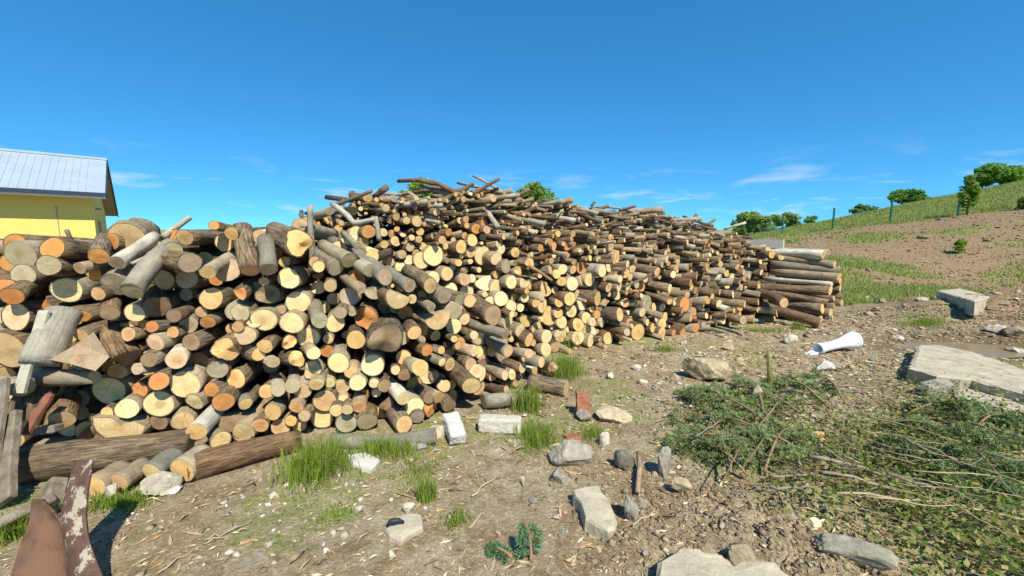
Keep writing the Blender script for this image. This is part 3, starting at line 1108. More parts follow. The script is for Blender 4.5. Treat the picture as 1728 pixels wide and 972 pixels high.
Z3 = (400, 300, 3.738, '''
200 580 56 50 wG 185 450 ; 390 410 98 76 eDr 260 360 ; 300 530 38 36 tD ; 325 635 72 66 cP ; 385 785 80 70 cP ; 170 895 94 76 cP ; 345 915 80 72 cP ; 195 735 62 62 bDr
115 690 42 32 wG ; 170 655 32 30 tD ; 515 560 36 36 tD ; 625 570 56 50 wG 545 505 ; 710 520 48 54 wG 565 440 ; 840 585 42 45 wG 735 515 ; 935 625 60 52 wG 640 430
1090 680 42 46 wG 990 615 ; 1220 680 44 52 tD 1120 615 ; 1310 745 58 55 wG 1225 690 ; 1370 840 50 55 wG 1300 800 ; 785 695 36 33 wG 690 630 ; 870 700 56 56 wGh
590 680 46 40 tD 560 640 ; 710 750 70 60 wP ; 1020 740 62 76 tDh 935 690 ; 1105 765 30 30 tD ; 1225 815 32 32 wG 1160 775 ; 1265 870 58 76 tPh
815 885 76 74 oDr ; 520 900 44 50 wG 505 840 ; 650 850 42 42 wD ; 20 850 48 58 wG ; 270 830 36 32 wG ; 725 840 36 32 wG ; 825 125 26 30 eD
1000 400 36 32 tD ; 930 420 24 26 eP ; 925 345 24 26 cP ; 980 355 28 26 tD ; 755 350 42 46 cP ; 830 340 40 44 oD ; 800 405 32 32 tD ; 860 450 38 46 cPh
1135 275 32 36 tD 1080 268 ; 1155 340 24 26 eR ; 1245 365 24 26 eR ; 1240 490 58 74 cP ; 1165 520 52 56 cP ; 1415 435 44 44 eD 1350 420 ; 1485 395 42 38 eD ; 1510 320 34 34 oR
1555 285 24 24 oR ; 1475 470 30 36 tD ; 1550 490 38 70 cP ; 1325 605 44 44 eP 1270 595 ; 1482 635 22 30 cP 1390 650 ; 905 510 42 40 oD ; 965 530 30 34 tD
1030 560 36 32 cP ; 1085 520 32 32 cP ; 1130 475 28 24 tD ; 1555 640 38 66 cPh ; 1450 720 56 46 cP ; 1350 700 38 42 cP ; 1240 630 42 42 cP
730 205 42 32 tD ; 1005 245 26 24 tD ; 1070 270 24 24 tD ; 1190 270 28 36 tD ; 1410 270 22 24 tD ; 1450 300 20 20 eR ; 585 210 34 26 wG 520 232 ; 940 190 24 26 tP
1260 215 26 26 tD ; 760 430 24 24 wG 700 375 ; 1430 135 20 20 tD ; 990 130 22 22 wG 880 160
''')
Z4 = (400, 520, 3.738, '''
620 95 58 58 cP ; 750 200 74 58 eR ; 940 195 106 105 bDr ; 640 345 70 68 cP ; 855 360 68 70 cP ; 450 185 70 68 cP ; 575 195 34 32 cP ; 330 215 56 42 eRr ; 175 240 56 46 eD
140 290 46 44 eD 60 270 ; 230 340 36 36 wG 210 290 ; 375 320 58 50 eRr 300 310 ; 485 285 38 40 cP 430 280 ; 565 270 44 40 oP ; 475 390 62 52 tPr ; 720 405 40 40 eP
500 480 50 44 cP ; 585 470 38 36 cP ; 660 495 56 46 cP ; 760 470 58 50 cP ; 865 475 32 32 cP ; 880 535 24 30 cB ; 805 545 42 32 oR ; 555 585 70 76 tD ; 670 575 36 28 cP
625 645 36 42 tD ; 695 640 32 36 tD ; 770 620 44 46 eP ; 535 735 78 70 cP ; 690 745 70 64 wD ; 820 715 62 64 wD ; 920 740 50 46 eD ; 1055 750 56 56 tD 1000 690
275 770 60 56 cP ; 225 655 74 52 eP ; 375 625 54 42 eP ; 425 680 36 40 tD ; 340 710 40 36 eD ; 395 765 44 42 tP ; 145 740 44 50 eD ; 185 525 40 50 eR ; 50 600 52 38 eD
260 515 50 42 wG 255 450 ; 350 490 50 44 wG 340 425 ; 410 520 52 58 tP ; 300 560 42 36 tD ; 40 780 58 66 cP ; 20 440 34 60 oD
1120 155 46 46 eR 1085 110 ; 1050 310 40 50 eR ; 1155 375 48 54 eG 1090 350 ; 1120 490 56 58 oR ; 1050 570 40 46 cB 975 500 ; 1120 620 54 62 cP 1065 560
1060 420 40 42 bR ; 1000 390 30 30 tR ; 1215 410 34 60 cPh ; 1200 265 38 44 oR 1110 225 ; 1305 490 36 42 tP 1270 470 ; 1275 565 34 36 eP ; 1215 560 34 46 bR
1345 355 40 48 tD ; 1295 340 30 30 cP ; 1290 265 28 26 eR 1235 250 ; 1340 640 44 42 bD ; 1225 690 62 56 oRr ; 1480 490 44 62 tD 1390 420 ; 1525 500 38 55 tD
1470 355 40 40 tD ; 1500 270 26 38 cP ; 1490 165 24 26 tD ; 1525 210 24 22 tG ; 1370 195 20 24 eR ; 1395 235 20 30 eR ; 930 490 38 42 bR ; 920 620 60 54 bDw
1140 770 46 46 wD ; 1510 400 34 46 cP ; 1160 200 26 30 wG ; 1040 190 40 50 wD 1010 160
''')
Z5 = (760, 290, 3.738, '''
165 360 32 34 oR ; 138 430 38 40 eD ; 205 410 32 24 tD ; 205 325 24 24 eR ; 230 365 22 28 tR ; 100 300 20 24 tD ; 105 340 18 22 oR ; 270 165 24 26 tP 200 195 ; 655 470 20 32 eD ; 735 470 26 30 oR
650 385 16 22 eR ; 680 390 14 22 eR ; 315 485 30 40 cP ; 455 475 28 34 eD ; 410 508 24 36 eR 350 505 ; 570 480 16 26 oR ; 500 580 28 42 eD ; 540 600 14 36 tD ; 905 460 26 36 cP
1005 465 24 36 tD ; 990 525 26 30 cP ; 1005 590 38 46 cP ; 960 625 30 46 cB 870 590 ; 830 605 26 46 oR ; 935 550 14 22 cP ; 710 615 26 36 cP 660 610 ; 290 550 44 42 cP ; 350 595 44 50 wD
1050 540 20 40 eP ; 1105 640 24 34 eP ; 520 705 34 42 eP ; 610 720 38 60 eRh ; 770 705 44 50 cP 700 710 ; 845 685 38 48 eP ; 880 680 30 48 cP ; 755 800 46 44 eR 690 800 ; 840 820 26 44 cP
935 730 36 44 eP ; 1000 730 24 34 tR ; 1065 720 40 36 cP ; 1050 770 32 42 cP ; 1105 825 26 32 eP 1060 810 ; 930 800 46 52 eR ; 385 695 40 46 cP 320 680 ; 285 725 46 46 cP ; 320 800 42 52 cP 270 790
470 690 22 46 cPh ; 405 785 32 32 eR ; 470 795 24 32 cP ; 385 850 42 38 cP ; 1240 830 32 58 wG 1140 790 ; 1480 835 52 50 oR 1360 820
''')
Z6 = (740, 480, 3.738, '''
345 195 62 66 bD 262 148 ; 395 105 36 44 cP ; 455 135 42 36 cP ; 650 75 24 32 wG 560 65 ; 440 240 40 45 cP ; 515 290 40 50 cP ; 572 350 42 46 eR 470 285 ; 622 275 44 46 tD
700 200 56 62 eP ; 755 180 30 38 eP ; 722 252 32 36 cP ; 778 238 34 42 eP ; 682 330 40 46 cP ; 770 320 38 46 cP 720 310 ; 678 410 42 46 cP 615 405 ; 738 395 34 42 tR ; 560 205 38 56 eDh
655 130 38 52 eP ; 905 125 30 44 cP ; 840 170 28 46 cP ; 882 255 34 46 eR 830 245 ; 932 210 34 36 eP 885 195 ; 972 238 30 30 cP ; 965 300 30 40 cP ; 882 335 40 46 cP ; 960 380 36 46 cP
925 280 28 38 eR ; 1048 345 26 32 eG 1000 335 ; 1068 395 34 42 eD ; 1000 190 24 30 oD 950 175 ; 1145 190 38 48 tD 1040 180 ; 1215 255 34 44 oR ; 1258 315 36 62 eR ; 1360 145 26 30 eR
1412 145 26 28 cP ; 1490 165 22 34 tD ; 1430 205 24 32 eP ; 1355 275 20 36 eR ; 1412 250 26 36 eP ; 1545 285 38 50 oRw ; 1165 350 62 52 oRr ; 1410 310 30 40 eR
425 315 22 38 wG 265 262 ; 225 320 26 30 tD 170 335 ; 570 435 28 30 tG 515 430 ; 650 490 26 36 tG 490 452 ; 248 425 26 42 eG 200 405 ; 205 505 38 42 tD 150 470 ; 248 555 34 56 cPh
430 665 26 30 tR 300 650 ; 345 580 32 34 eR ; 420 572 24 36 cP ; 465 568 22 36 cP ; 495 632 32 42 tD ; 530 525 30 36 tD ; 440 420 24 42 tG 330 350 ; 720 520 26 34 tRr 660 505
''')

for (ox, oy, sc_, txt) in (Z1, Z2, Z3, Z4, Z5, Z6):
    for line in txt.replace('\n', ';').split(';'):
        q = line.split()
        if len(q) < 5:
            continue
        x, y = ox + float(q[0]) / sc_, oy + float(q[1]) / sc_
        rx, ry = float(q[2]) / sc_, float(q[3]) / sc_
        code = q[4]
        face = which(x, y)
        P0 = hit(x, y, face)
        d = ray(x, y)
        prot = random.gauss(0, 0.08)
        P0 = P0 - d / np.linalg.norm(d) * prot
        dep = P0[1] * CP - (P0[2] - EYE) * SP
        r = (0.8 * ry + 0.2 * min(rx, ry * 1.15)) * dep / 690.0
        if face == 1:
            ax = jit(axis1(P0[0]), 0.07, 0.05)
        else:
            ax = jit(AX2, 0.12, 0.06, 0.08)
        L = random.uniform(0.95, 1.15)
        shape = {'h': 'half', 'w': 'wedge', 'r': 'ragged'}.get(code[2:3], 'round')
        if len(q) >= 7:
            bx, by = ox + float(q[5]) / sc_, oy + float(q[6]) / sc_
            ln = math.hypot(bx - x, by - y)
            if ln > 14:
                P0 = P0 - d / np.linalg.norm(d) * min(0.06 + 0.003 * ln, 0.18)
                dep = P0[1] * CP - (P0[2] - EYE) * SP
                r = (0.8 * ry + 0.2 * min(rx, ry * 1.15)) * dep / 690.0
            vis = ln * dep / 690.0
            B = at(bx, by, P0[1] + max(1.0 * vis, 0.22))
            ax = (B - P0) / np.linalg.norm(B - P0)
            if ax[2] > 0.15:
                L = min(L, max(float(np.linalg.norm(B - P0)) * 1.15, 0.45))
                for _ in range(12):
                    ex, ey, _d = proj(P0 + ax * L)
                    if ey < np.interp(ex, T1X, T1Y) - 16:
                        ax = ax * (1, 1, 0.8)
                        ax = ax / np.linalg.norm(ax)
        lpx = (x, y)
        if P0[2] < r:
            P0[2] = r + 0.005
        addlog(P0, ax, L, r * (1.25 if shape in ('half', 'wedge') else 1.0), None, code[0], code[1], shape,
               'front' if face == 1 else 'rear', bend=0.02)
        LOGS[-1]['lpx'] = lpx
NDIG = len(LOGS)

# ---- fill the gaps of both faces: circles laid from the bottom up in face coordinates
T2X = [500, 540, 610, 650, 720, 770, 800, 840, 870, 950, 1010, 1115, 1180, 1220, 1262, 1290, 1312, 1318]
T2Y = [372, 352, 336, 330, 334, 326, 320, 316, 328, 344, 353, 360, 376, 386, 402, 428, 444, 560]


def kinds(face, z, X_):
    u = random.random()
    if face == 1:
        k = random.choices('cetowb', (3, 3, 3, 2, 2, 2))[0]
    elif z < 1.05 and X_ < 2.6:
        k = random.choices('cetowb', (8, 5, 2, 1, 0.4, 0.5))[0]
    elif X_ > 2.2:
        k = random.choices('cetowb', (2.2, 4.5, 4, 2.6, 0.8, 0.8))[0]
    else:
        k = random.choices('cetowb', (3, 4, 4, 2, 1, 1))[0]
    bk = random.choices('GDRPB', (2.2, 4, 3, 2.4, 0.25))[0]
    return k, bk


def fill(face, dist_fn, n_cand, passes, xr, rec):
    ff, ln = (f1, LEAN1) if face == 1 else (f2, LEAN2)
    Xc = RNG.uniform(xr[0], xr[1], n_cand)
    Zc = RNG.uniform(0.02, 2.9, n_cand)
    P = np.stack([Xc, ff(Xc) + ln * Zc, Zc], 1)
    px, py, dp = proj(P)
    if face == 1:
        ok = (py > np.interp(px, T1X, T1Y)) & (px > -80) & (px < 945)
        scale = np.hypot(1, np.gradient(f1(np.linspace(xr[0], xr[1], 200)), np.linspace(xr[0], xr[1], 200)))
        slen = np.concatenate([[0], np.cumsum(scale[1:] * (xr[1] - xr[0]) / 199)])
        S = np.interp(Xc, np.linspace(xr[0], xr[1], 200), slen)
        toS = lambda X_: np.interp(X_, np.linspace(xr[0], xr[1], 200), slen)
    else:
        ok = (py > np.interp(px, T2X, T2Y)) & (px > 500) & (px < 1318)
        hid = (px < 940) & (py > np.interp(px, BLINE_X, BLINE_Y) + 45)
        ok &= ~hid
        S = Xc * 1.148
        toS = lambda X_: X_ * 1.148
    P, S, Zc, px, py = P[ok], S[ok], Zc[ok], px[ok], py[ok]
    clear = Zc.copy()
    rlim = np.full(len(Zc), 1.0) if face == 1 else np.interp(Zc + 0.10 * np.maximum(P[:, 0] - 1.5, 0), [0.9, 1.5, 2.0], [0.09, 0.058, 0.046])
    for l in LOGS:
        if l['zone'] == ('front' if face == 1 else 'rear'):
            rr_ = l['r0'] * (1.0 if l['shape'] != 'half' else 0.8)
            clear = np.minimum(clear, np.hypot(S - toS(l['P0'][0]), Zc - l['P0'][2]) - rr_)
    for (rmin, rmax, tol, recess) in passes:
        fails = 0
        while fails < 30:
            i0 = np.where(clear >= rmin * tol)[0]
            if len(i0) == 0:
                break
            r = dist_fn(rmin, rmax)
            i1 = i0[(clear[i0] >= r * tol) & (r < rlim[i0])]
            if len(i1) == 0:
                fails += 1
                continue
            # lowest spot where it fits
            sub = i1 if len(i1) < 4000 else RNG.choice(i1, 4000, replace=False)
            j = sub[np.argmin(Zc[sub] + clear[sub] * 0.8)]
            clear = np.minimum(clear, np.hypot(S - S[j], Zc - Zc[j]) - r)
            X_, z_ = P[j, 0], Zc[j]
            k, bk = kinds(face, z_, X_)
            if face == 1:
                ax = jit(axis1(X_), 0.10, 0.06)
            else:
                hz = sstep(1.1, 1.9, z_) + 0.5 * sstep(1.5, 4.5, X_)
                ax = jit(AX2, 0.12 + 0.14 * min(hz, 1), 0.06 + 0.06 * min(hz, 1), (0.10 + 0.34 * min(float(hz), 1.3)) * float(sstep(-1.5, -0.3, X_)))
            ds = recess + random.gauss(0, rec)
            P0 = P[j] + ax * ds
            P0[2] = max(P[j, 2], r * 0.95)
            sh = random.choices(('round', 'half', 'wedge', 'ragged'), (10, 0.8, 0.7, 0.6))[0]
            addlog(P0, ax, random.uniform(0.9, 1.2) if face == 1 else random.uniform(0.8, 1.2), r, r * random.uniform(0.75, 1.05), k, bk, sh,
                   'front' if face == 1 else 'rear', bend=0.02 if r > 0.05 else 0.03)


fill(1, lambda a, b: random.uniform(a, b), 40000,
     [(0.050, 0.085, 1.04, 0.20), (0.038, 0.050, 1.2, 0.30)], (-5.2, 1.1), 0.07)


def d2f(a, b):
    return a + (b - a) * random.random() ** 1.6


fill(2, d2f, 90000, [(0.058, 0.090, 1.12, 0.0), (0.036, 0.058, 1.14, 0.03), (0.024, 0.036, 1.25, 0.22)], (-2.3, 5.9), 0.14)

# loose sticks along the crest of the long stack
for k in range(60):
    x_ = random.uniform(600, 1290)
    y_ = float(np.interp(x_, T2X, T2Y)) + random.uniform(0, 20)
    P0 = hit(x_, y_, 2) + np.array((0, random.uniform(-0.05, 0.35), random.uniform(-0.02, 0.05)))
    r = random.uniform(0.016, 0.036)
    kk, bk = kinds(2, 2.0, P0[0])
    ax = jit(AX2, 0.35, 0.16, 0.45 if x_ > 640 else 0.0)
    addlog(P0, ax, random.uniform(0.5, 1.0), r, r * random.uniform(0.6, 1.0), kk, bk, 'round', 'rear', bend=0.04)
# rows behind the faces, added to block light through the gaps and for depth
for face, xr, dz in ((1, (-5.0, -0.6), 1.25), (2, (-2.2, 5.3), 1.35)):
    ff, ln = (f1, LEAN1) if face == 1 else (f2, LEAN2)
    z = 0.11
    while z < 2.6:
        X_ = xr[0] + random.random() * 0.1
        while X_ < xr[1]:
            r = random.uniform(0.085, 0.12)
            axm = axis1(X_) if face == 1 else AX2
            P0 = np.array((X_, ff(X_) + ln * z, z)) + axm * dz
            pxx, pyy, _ = proj(P0 + np.array((0, 0, 0.14)))
            tX, tY = (T1X, T1Y) if face == 1 else (T2X, T2Y)
            if pyy > np.interp(pxx, tX, tY) + 4:
                addlog(P0, jit(axm, 0.04, 0.03), 1.05, r, r, random.choice('tew'), random.choice('DRG'), 'round', 'back')
            X_ += 0.22
        z += 0.205
NFILL = len(LOGS)
print('logs', NDIG, NFILL)


# ---- logs placed one by one
def P2log(pa, pb, r, kind, bark, label, shape='round', r1=None, bend=0.02, zone='single'):
    pa, pb = np.asarray(pa, float), np.asarray(pb, float)
    d = pb - pa
    addlog(pa, d / np.linalg.norm(d), float(np.linalg.norm(d)), r, r1, kind, bark, shape, zone, label, bend)


# the four billets on the grass in front of the base trunk were measured above: set them on the ground
for l in LOGS[:NDIG]:
    x, y = l['lpx']
    if y > 782 and x < 335:
        r = l['r0'] * 0.93
        q = onz(float(x), float(y), r)
        l.update(P0=q, ax=np.array((-0.05, 0.998, 0.03)), L=0.20, r0=r, r1=r * 0.95, zone='billet', bend=0.0)
P2log(onz(322, 747, 0.12), onz(30, 786, 0.11), 0.098, 't', 'D', 'thick rough barked trunk lying lengthwise under the front stack behind short billets', r1=0.115)
P2log(onz(505, 742, 0.08), onz(318, 790, 0.07), 0.078, 't', 'R', 'brown trunk lying lengthwise at the foot of the front stack, one end in grass', r1=0.09)
P2log(onz(735, 734, 0.06), onz(560, 742, 0.05), 0.06, 't', 'G', 'grey log half hidden by grass along the foot of the front stack')
P2log(onz(956, 655, 0.085), onz(895, 644, 0.085), 0.082, 't', 'D', 'short thick log with furrowed bark lying alone on the ground before both stacks', r1=0.085)
P2log(onz(815, 677, 0.075), onz(876, 671, 0.065), 0.068, 't', 'G', 'short grey log lying crosswise on the ground beside the lone furrowed log')
P2log(at(108, 528, 3.06), at(68, 616, 2.86), 0.105, 't', 'B', 'leaning chunk of pale whitish trunk beside a whitewashed plank', r1=0.115)
P2log(at(160, 636, 2.90), at(72, 634, 2.98), 0.045, 'w', 'G', 'crooked grey weathered log lying crosswise below the split wedge', r1=0.075, bend=0.05)
P2log(at(34, 722, 2.76), at(66, 655, 2.98), 0.10, 'w', 'D', 'rough grey trunk leaning behind the reddish board', r1=0.11)
P2log(at(42, 655, 2.78), at(-60, 640, 2.95), 0.06, 'w', 'G', 'grey weathered log end beside the foot of the whitewashed plank', r1=0.07)
P2log(at(214, 402, 3.45), at(240, 392, 3.75), 0.135, 't', 'P', 'big round of pale wood lying on top of the pile beside the building')
P2log(at(20, 500, 3.05), at(110, 470, 3.9), 0.07, 'o', 'D', 'orange ended log deep at the outer end of the front stack')
# squared stack at the far end
z7 = lambda x, y, Yd: at(1100 + x / 3.739, 340 + y / 3.739, Yd)
ES = [(1085, 335, 830, 330, 27, 'tB', 8.1), (1155, 395, 850, 362, 21, 'eP', 8.0), (1178, 440, 800, 398, 25, 'tG', 8.0), (1183, 476, 830, 447, 26, 'eP', 7.95),
      (1135, 512, 800, 488, 24, 'cBh', 7.85), (1128, 562, 795, 540, 32, 'eD', 7.8), (1150, 612, 880, 578, 20, 'tD', 8.0), (1108, 642, 760, 583, 26, 'eD', 7.8),
      (1078, 676, 840, 650, 34, 'eD', 7.75), (835, 640, 705, 590, 34, 'tD', 7.55), (1058, 782, 720, 682, 34, 'eR', 7.5), (1062, 742, 880, 700, 24, 'tD', 7.8),
      (1130, 700, 860, 690, 26, 'tD', 8.0), (1150, 665, 900, 640, 24, 'eD', 8.15), (1190, 545, 900, 520, 26, 'tD', 8.3), (1195, 590, 900, 575, 24, 'wD', 8.35),
      (1190, 500, 900, 470, 22, 'eD', 8.25), (1112, 320, 900, 312, 18, 'tB', 8.4), (760, 335, 620, 325, 24, 'eD', 8.2), (735, 305, 600, 318, 20, 'tR', 8.5),
      (820, 345, 700, 330, 26, 'ePh', 8.1), (1180, 425, 900, 400, 22, 'eD', 8.4), (1140, 735, 900, 720, 22, 'tD', 8.25), (1200, 640, 950, 620, 22, 'tD', 8.5)]
for (x1, y1, x0, y0, r, code, Yd) in ES:
    a_, b_ = z7(x1, y1, Yd), z7(x0, y0, Yd + 0.60)
    d = (b_ - a_) / np.linalg.norm(b_ - a_)
    r_m = r / 3.739 * Yd / 690
    a_[2] = max(a_[2], r_m)
    L_ = 1.15 if x1 - x0 > 200 else 0.9
    d[2] = (max(a_[2] + d[2] * L_, r_m) - a_[2]) / L_
    addlog(a_, d, L_, r_m, None, code[0], code[1], 'half' if code[2:] else 'round', 'end', None, 0.015)
# short sticks on the ground at the foot of the rear stack
for (x1, y1, x0, y0, r) in [(1200, 557, 1167, 551, 4.5), (1232, 564, 1200, 560, 3), (1214, 545, 1168, 541, 5), (1236, 543, 1190, 540, 6), (1255, 566, 1235, 560, 2.5), (1225, 569, 1195, 560, 2.5)]:
    q = onz(x1, y1, r * 7.3 / 690)
    q0 = onz(x0, y0, r * 7.3 / 690)
    d = (q0 - q) / np.linalg.norm(q0 - q)
    addlog(q, d, 0.6, r * 7.3 / 690, None, 't', 'G', 'round', 'foot', None, 0.03)

# ---- which logs are things of their own
SIZEW = ((0.098, 'thick'), (0.066, 'medium'), (0, 'slim'))
COLW = {'c': 'cream', 'o': 'orange', 't': 'tan', 'w': 'greyed', 'b': 'brown', 'e': 'golden'}
BARKW = {'G': 'grey', 'D': 'rough', 'R': 'reddish', 'B': 'white', 'P': 'pale'}


def log_label(l):
    if l['label']:
        return l['label']
    s = next(w for t, w in SIZEW if l['r0'] >= t)
    z = l['P0'][2]
    co = 'bottom course' if z < 0.28 else 'lower part' if z < 0.7 else 'middle part' if z < 1.15 else 'upper part'
    sh = {'round': 'sawn', 'half': 'half-round', 'wedge': 'wedge-split', 'ragged': 'ragged'}[l['shape']]
    Xl = l['P0'][0]
    zn = l['zone']
    if zn == 'front':
        st = 'front stack start' if Xl < -1.9 else 'front stack centre' if Xl < -0.75 else 'front stack shoulder'
    elif zn == 'rear':
        st = 'long stack start' if Xl < 0.6 else 'long stack centre' if Xl < 2.6 else 'long stack end'
    elif zn == 'end':
        st = 'squared end stack'
    elif zn == 'billet':
        return 'short %s billet with %s sawn end on grass %s' % (s, COLW[l['kind']], 'against the brown trunk' if Xl > -1.95 and l['P0'][0] > -2.1 else 'below the rough trunk')
    elif zn == 'foot':
        return 'thin grey stick lying on the ground at the foot of the long stack'
    else:
        st = 'the pile'
    return '%s %s-barked log, %s %s end, %s, %s' % (s, BARKW[l['bark']], COLW[l['kind']], sh, co, st)


GROUPS = {'front': 'logs of the front stack', 'rear': 'logs of the long rear stack', 'end': 'logs of the squared end stack',
          'billet': 'short billets on the grass', 'foot': 'sticks at the foot of the long stack', 'single': 'logs lying about the pile', 'back': 'logs of the long rear stack'}
LABELS = {}
for l in LOGS:
    x, y, dp = proj(l['P0'])
    l['rpx'] = l['r0'] / dp * 690
    inv = -10 < x < 1738 and 0 < y < 972 and l['zone'] != 'back'
    l['score'] = (l['rpx'] if inv else 0) + (1000 if l['label'] or l['zone'] in ('end', 'billet', 'foot') else 0) + (3 if l in LOGS[:0] else 0)
order = sorted(range(len(LOGS)), key=lambda i: -(LOGS[i]['score'] + (2.0 if i < NDIG else 0)))
SINGLE = set(order[:299])
small = MB()
for i in SINGLE:
    LABELS[i] = log_label(LOGS[i])
cnt = {}
for i in SINGLE:
    cnt.setdefault(LABELS[i], []).append(i)
for lb, idx in cnt.items():
    if len(idx) < 2 or LOGS[idx[0]]['zone'] not in ('front', 'rear', 'end'):
        continue
    for i in idx:
        l = LOGS[i]
        best = None
        for j in SINGLE:
            m_ = LOGS[j]
            if j == i or m_['zone'] != l['zone']:
                continue
            dd = np.linalg.norm(m_['P0'] - l['P0'])
            if dd < (m_['r0'] + l['r0']) * 1.35 and (best is None or m_['r0'] > LOGS[best]['r0']):
                best = j
        if best is not None:
            m_ = LOGS[best]
            dz = l['P0'][2] - m_['P0'][2]
            rel = 'above' if dz > 0.6 * m_['r0'] else 'under' if dz < -0.6 * m_['r0'] else 'beside'
            LABELS[i] = lb + ', %s %s %s end' % (rel, next(w for t, w in SIZEW if m_['r0'] >= t), COLW[m_['kind']])
for i, l in enumerate(LOGS):
    one = i in SINGLE
    big = l['rpx'] > 9
    seg, rng_ = (20, 8) if big else (12, 5) if l['rpx'] > 4.5 else (9, 4)
    if one and not big:
        seg, rng_ = 14, 6
    if l['zone'] == 'back':
        seg, rng_ = 8, 2
    bk, en = log_geo(l['P0'], l['ax'], l['L'], l['r0'], l['r1'], l['kind'], l['bark'], l['shape'], seg, rng_, l['bend'])
    if one:
        mb = MB()
        mb.add(bk[0], bk[1], bk[2], bk[3])
        mb.m = bk[4]
        root = mb.build('log', [M['bark'], M['end']], origin=l['P0'])
        tag(root, LABELS[i], 'log', GROUPS[l['zone']])
        eo = MB().add(en[0], en[1], en[2], en[3]).build('cut_end', M['end'], origin=l['P0'])
        eo.location = (0, 0, 0)
        eo.parent = root
    else:
        small.add(bk[0], bk[1], bk[2], bk[3])
        small.m[-len(bk[1]):] = bk[4]
        small.add(en[0], en[1], en[2], en[3], 1)
        small.m[-len(en[1]):] = [1] * len(en[1])
so_ = small.build('small_logs', [M['bark'], M['end']])
tag(so_, 'mass of smaller and deeper logs filling the stacks', 'logs', kind='stuff')

# ------------------------------------------------------------------ branches on and over the pile
def branch(pts, rpx, tint, label, group='branches lying on the pile', name='branch', rough=0.3, endc=None, taper=0.8):
    """pts: (px x, px y, distance); first point is the thick end"""
    P = [at(*p) for p in pts]
    n = len(P)
    # resample softly
    Q = [P[0]]
    for i in range(n - 1):
        for k in range(1, 4):
            t = k / 3
            Q.append(P[i] * (1 - t) + P[i + 1] * t)
    for _ in range(1):
        for i in range(1, len(Q) - 1):
            Q[i] = (Q[i - 1] + 2 * Q[i] + Q[i + 1]) / 4
    r0 = rpx * pts[0][2] / 690
    rad = [r0 * (1 + (taper - 1) * i / (len(Q) - 1)) for i in range(len(Q))]
    SEEDN[0] += 1
    mb = tube(MB(), Q, rad, 9, (*tint, rough), 0.08, SEEDN[0])
    o_ = mb.build(name, [M['bark'], M['end']], origin=P[0])
    o_.data.polygons[len(o_.data.polygons) - 2].material_index = 0
    tag(o_, label, 'branch', group)
    return o_


GB, DB, PB = (0.33, 0.30, 0.24), (0.17, 0.13, 0.09), (0.50, 0.42, 0.30)
branch([(526, 462, 3.85), (528, 420, 3.83), (523, 385, 3.8), (524, 346, 3.78)], 5.5, GB, 'grey branch standing upright out of the front stack')
branch([(522, 376, 3.81), (514, 382, 3.76), (506, 381, 3.74)], 3, GB, 'stub of grey branch forking low off the upright branch')
branch([(565, 347, 4.6), (585, 362, 4.5), (598, 378, 4.4), (617, 374, 4.35), (634, 370, 4.3)], 5, (0.42, 0.40, 0.34), 'pale crooked branch lying across the pile top beside the upright branch')
branch([(640, 406, 4.28), (637, 384, 4.28), (634, 366, 4.3)], 4.5, GB, 'short grey branch hanging down at the end of the crooked branch')
branch([(565, 346, 4.9), (600, 333, 4.9), (628, 322, 4.9)], 3.6, DB, 'thin straight stick rising off the pile towards an orange log end')
branch([(652, 316, 5.3), (632, 332, 5.4)], 6.0, DB, 'dark stub of branch pointing up off the pile top')
branch([(800, 328, 5.9), (822, 313, 5.9), (843, 301, 5.9)], 3.2, DB, 'long dark stick pointing up at the highest point of the pile')
branch([(772, 324, 6.0), (786, 318, 6.0), (799, 309, 6.0)], 4.0, DB, 'dark splintered branch just below the highest stick')
branch([(864, 321, 6.2), (846, 327, 6.2), (828, 334, 6.3)], 4.6, GB, 'grey branch with a pale end on the pile top near the rounded treetop')
branch([(894, 319, 6.4), (880, 328, 6.4), (866, 334, 6.5)], 3.6, DB, 'bent dark stick in front of the rounded treetop')
branch([(966, 337, 6.6), (945, 342, 6.6), (922, 350, 6.8)], 5.5, (0.34, 0.22, 0.13), 'brown branch lying along the top just past the rounded treetop')
branch([(1004, 340, 6.9), (998, 348, 6.9)], 2.6, DB, 'short dark stub standing up from the top of the long stack')
branch([(1027, 347, 7.0), (1006, 355, 7.0)], 3.0, DB, 'dark slanting stick beside the short standing stub')
branch([(1073, 347, 7.2), (1058, 352, 7.2), (1045, 356, 7.3)], 2.6, DB, 'thin dark stick slanting up beyond the two dark stubs')
branch([(1119, 354, 7.3), (1085, 356, 7.4), (1050, 358, 7.5)], 5.5, (0.32, 0.25, 0.18), 'long thick branch lying level along the top of the long stack')
branch([(1183, 369, 7.9), (1155, 371, 7.9), (1126, 372, 8.0)], 4.0, GB, 'level grey branch on the long stack under a small dark stub')
branch([(1176, 362, 8.0), (1170, 369, 8.0)], 3.0, DB, 'small dark stub on the level grey branch')
branch([(1207, 370, 8.2), (1192, 380, 8.2)], 2.6, (0.22, 0.21, 0.12), 'slanting greenish stick near the far end of the long stack')
branch([(1258, 376, 8.5), (1240, 381, 8.5), (1222, 387, 8.6)], 2.4, PB, 'pale peeled stick sticking out over the far end of the pile')
branch([(321, 366, 3.7), (306, 378, 3.66), (290, 388, 3.6), (276, 400, 3.55)], 4.0, (0.40, 0.35, 0.26), 'pale branch with twiggy tip on top of the front stack', taper=1.3)
branch([(262, 425, 3.3), (240, 438, 3.25), (222, 445, 3.22)], 4.0, (0.40, 0.36, 0.28), 'crooked pale branch lying over the grey beech log', taper=0.7)
branch([(112, 388, 3.5), (120, 405, 3.5)], 3.5, DB, 'dark stub of wood standing before the yellow wall')
branch([(1100, 462, 6.4), (1080, 473, 6.35), (1050, 485, 6.3)], 2.6, DB, 'thin curved dark stick sticking out of the middle of the long stack')
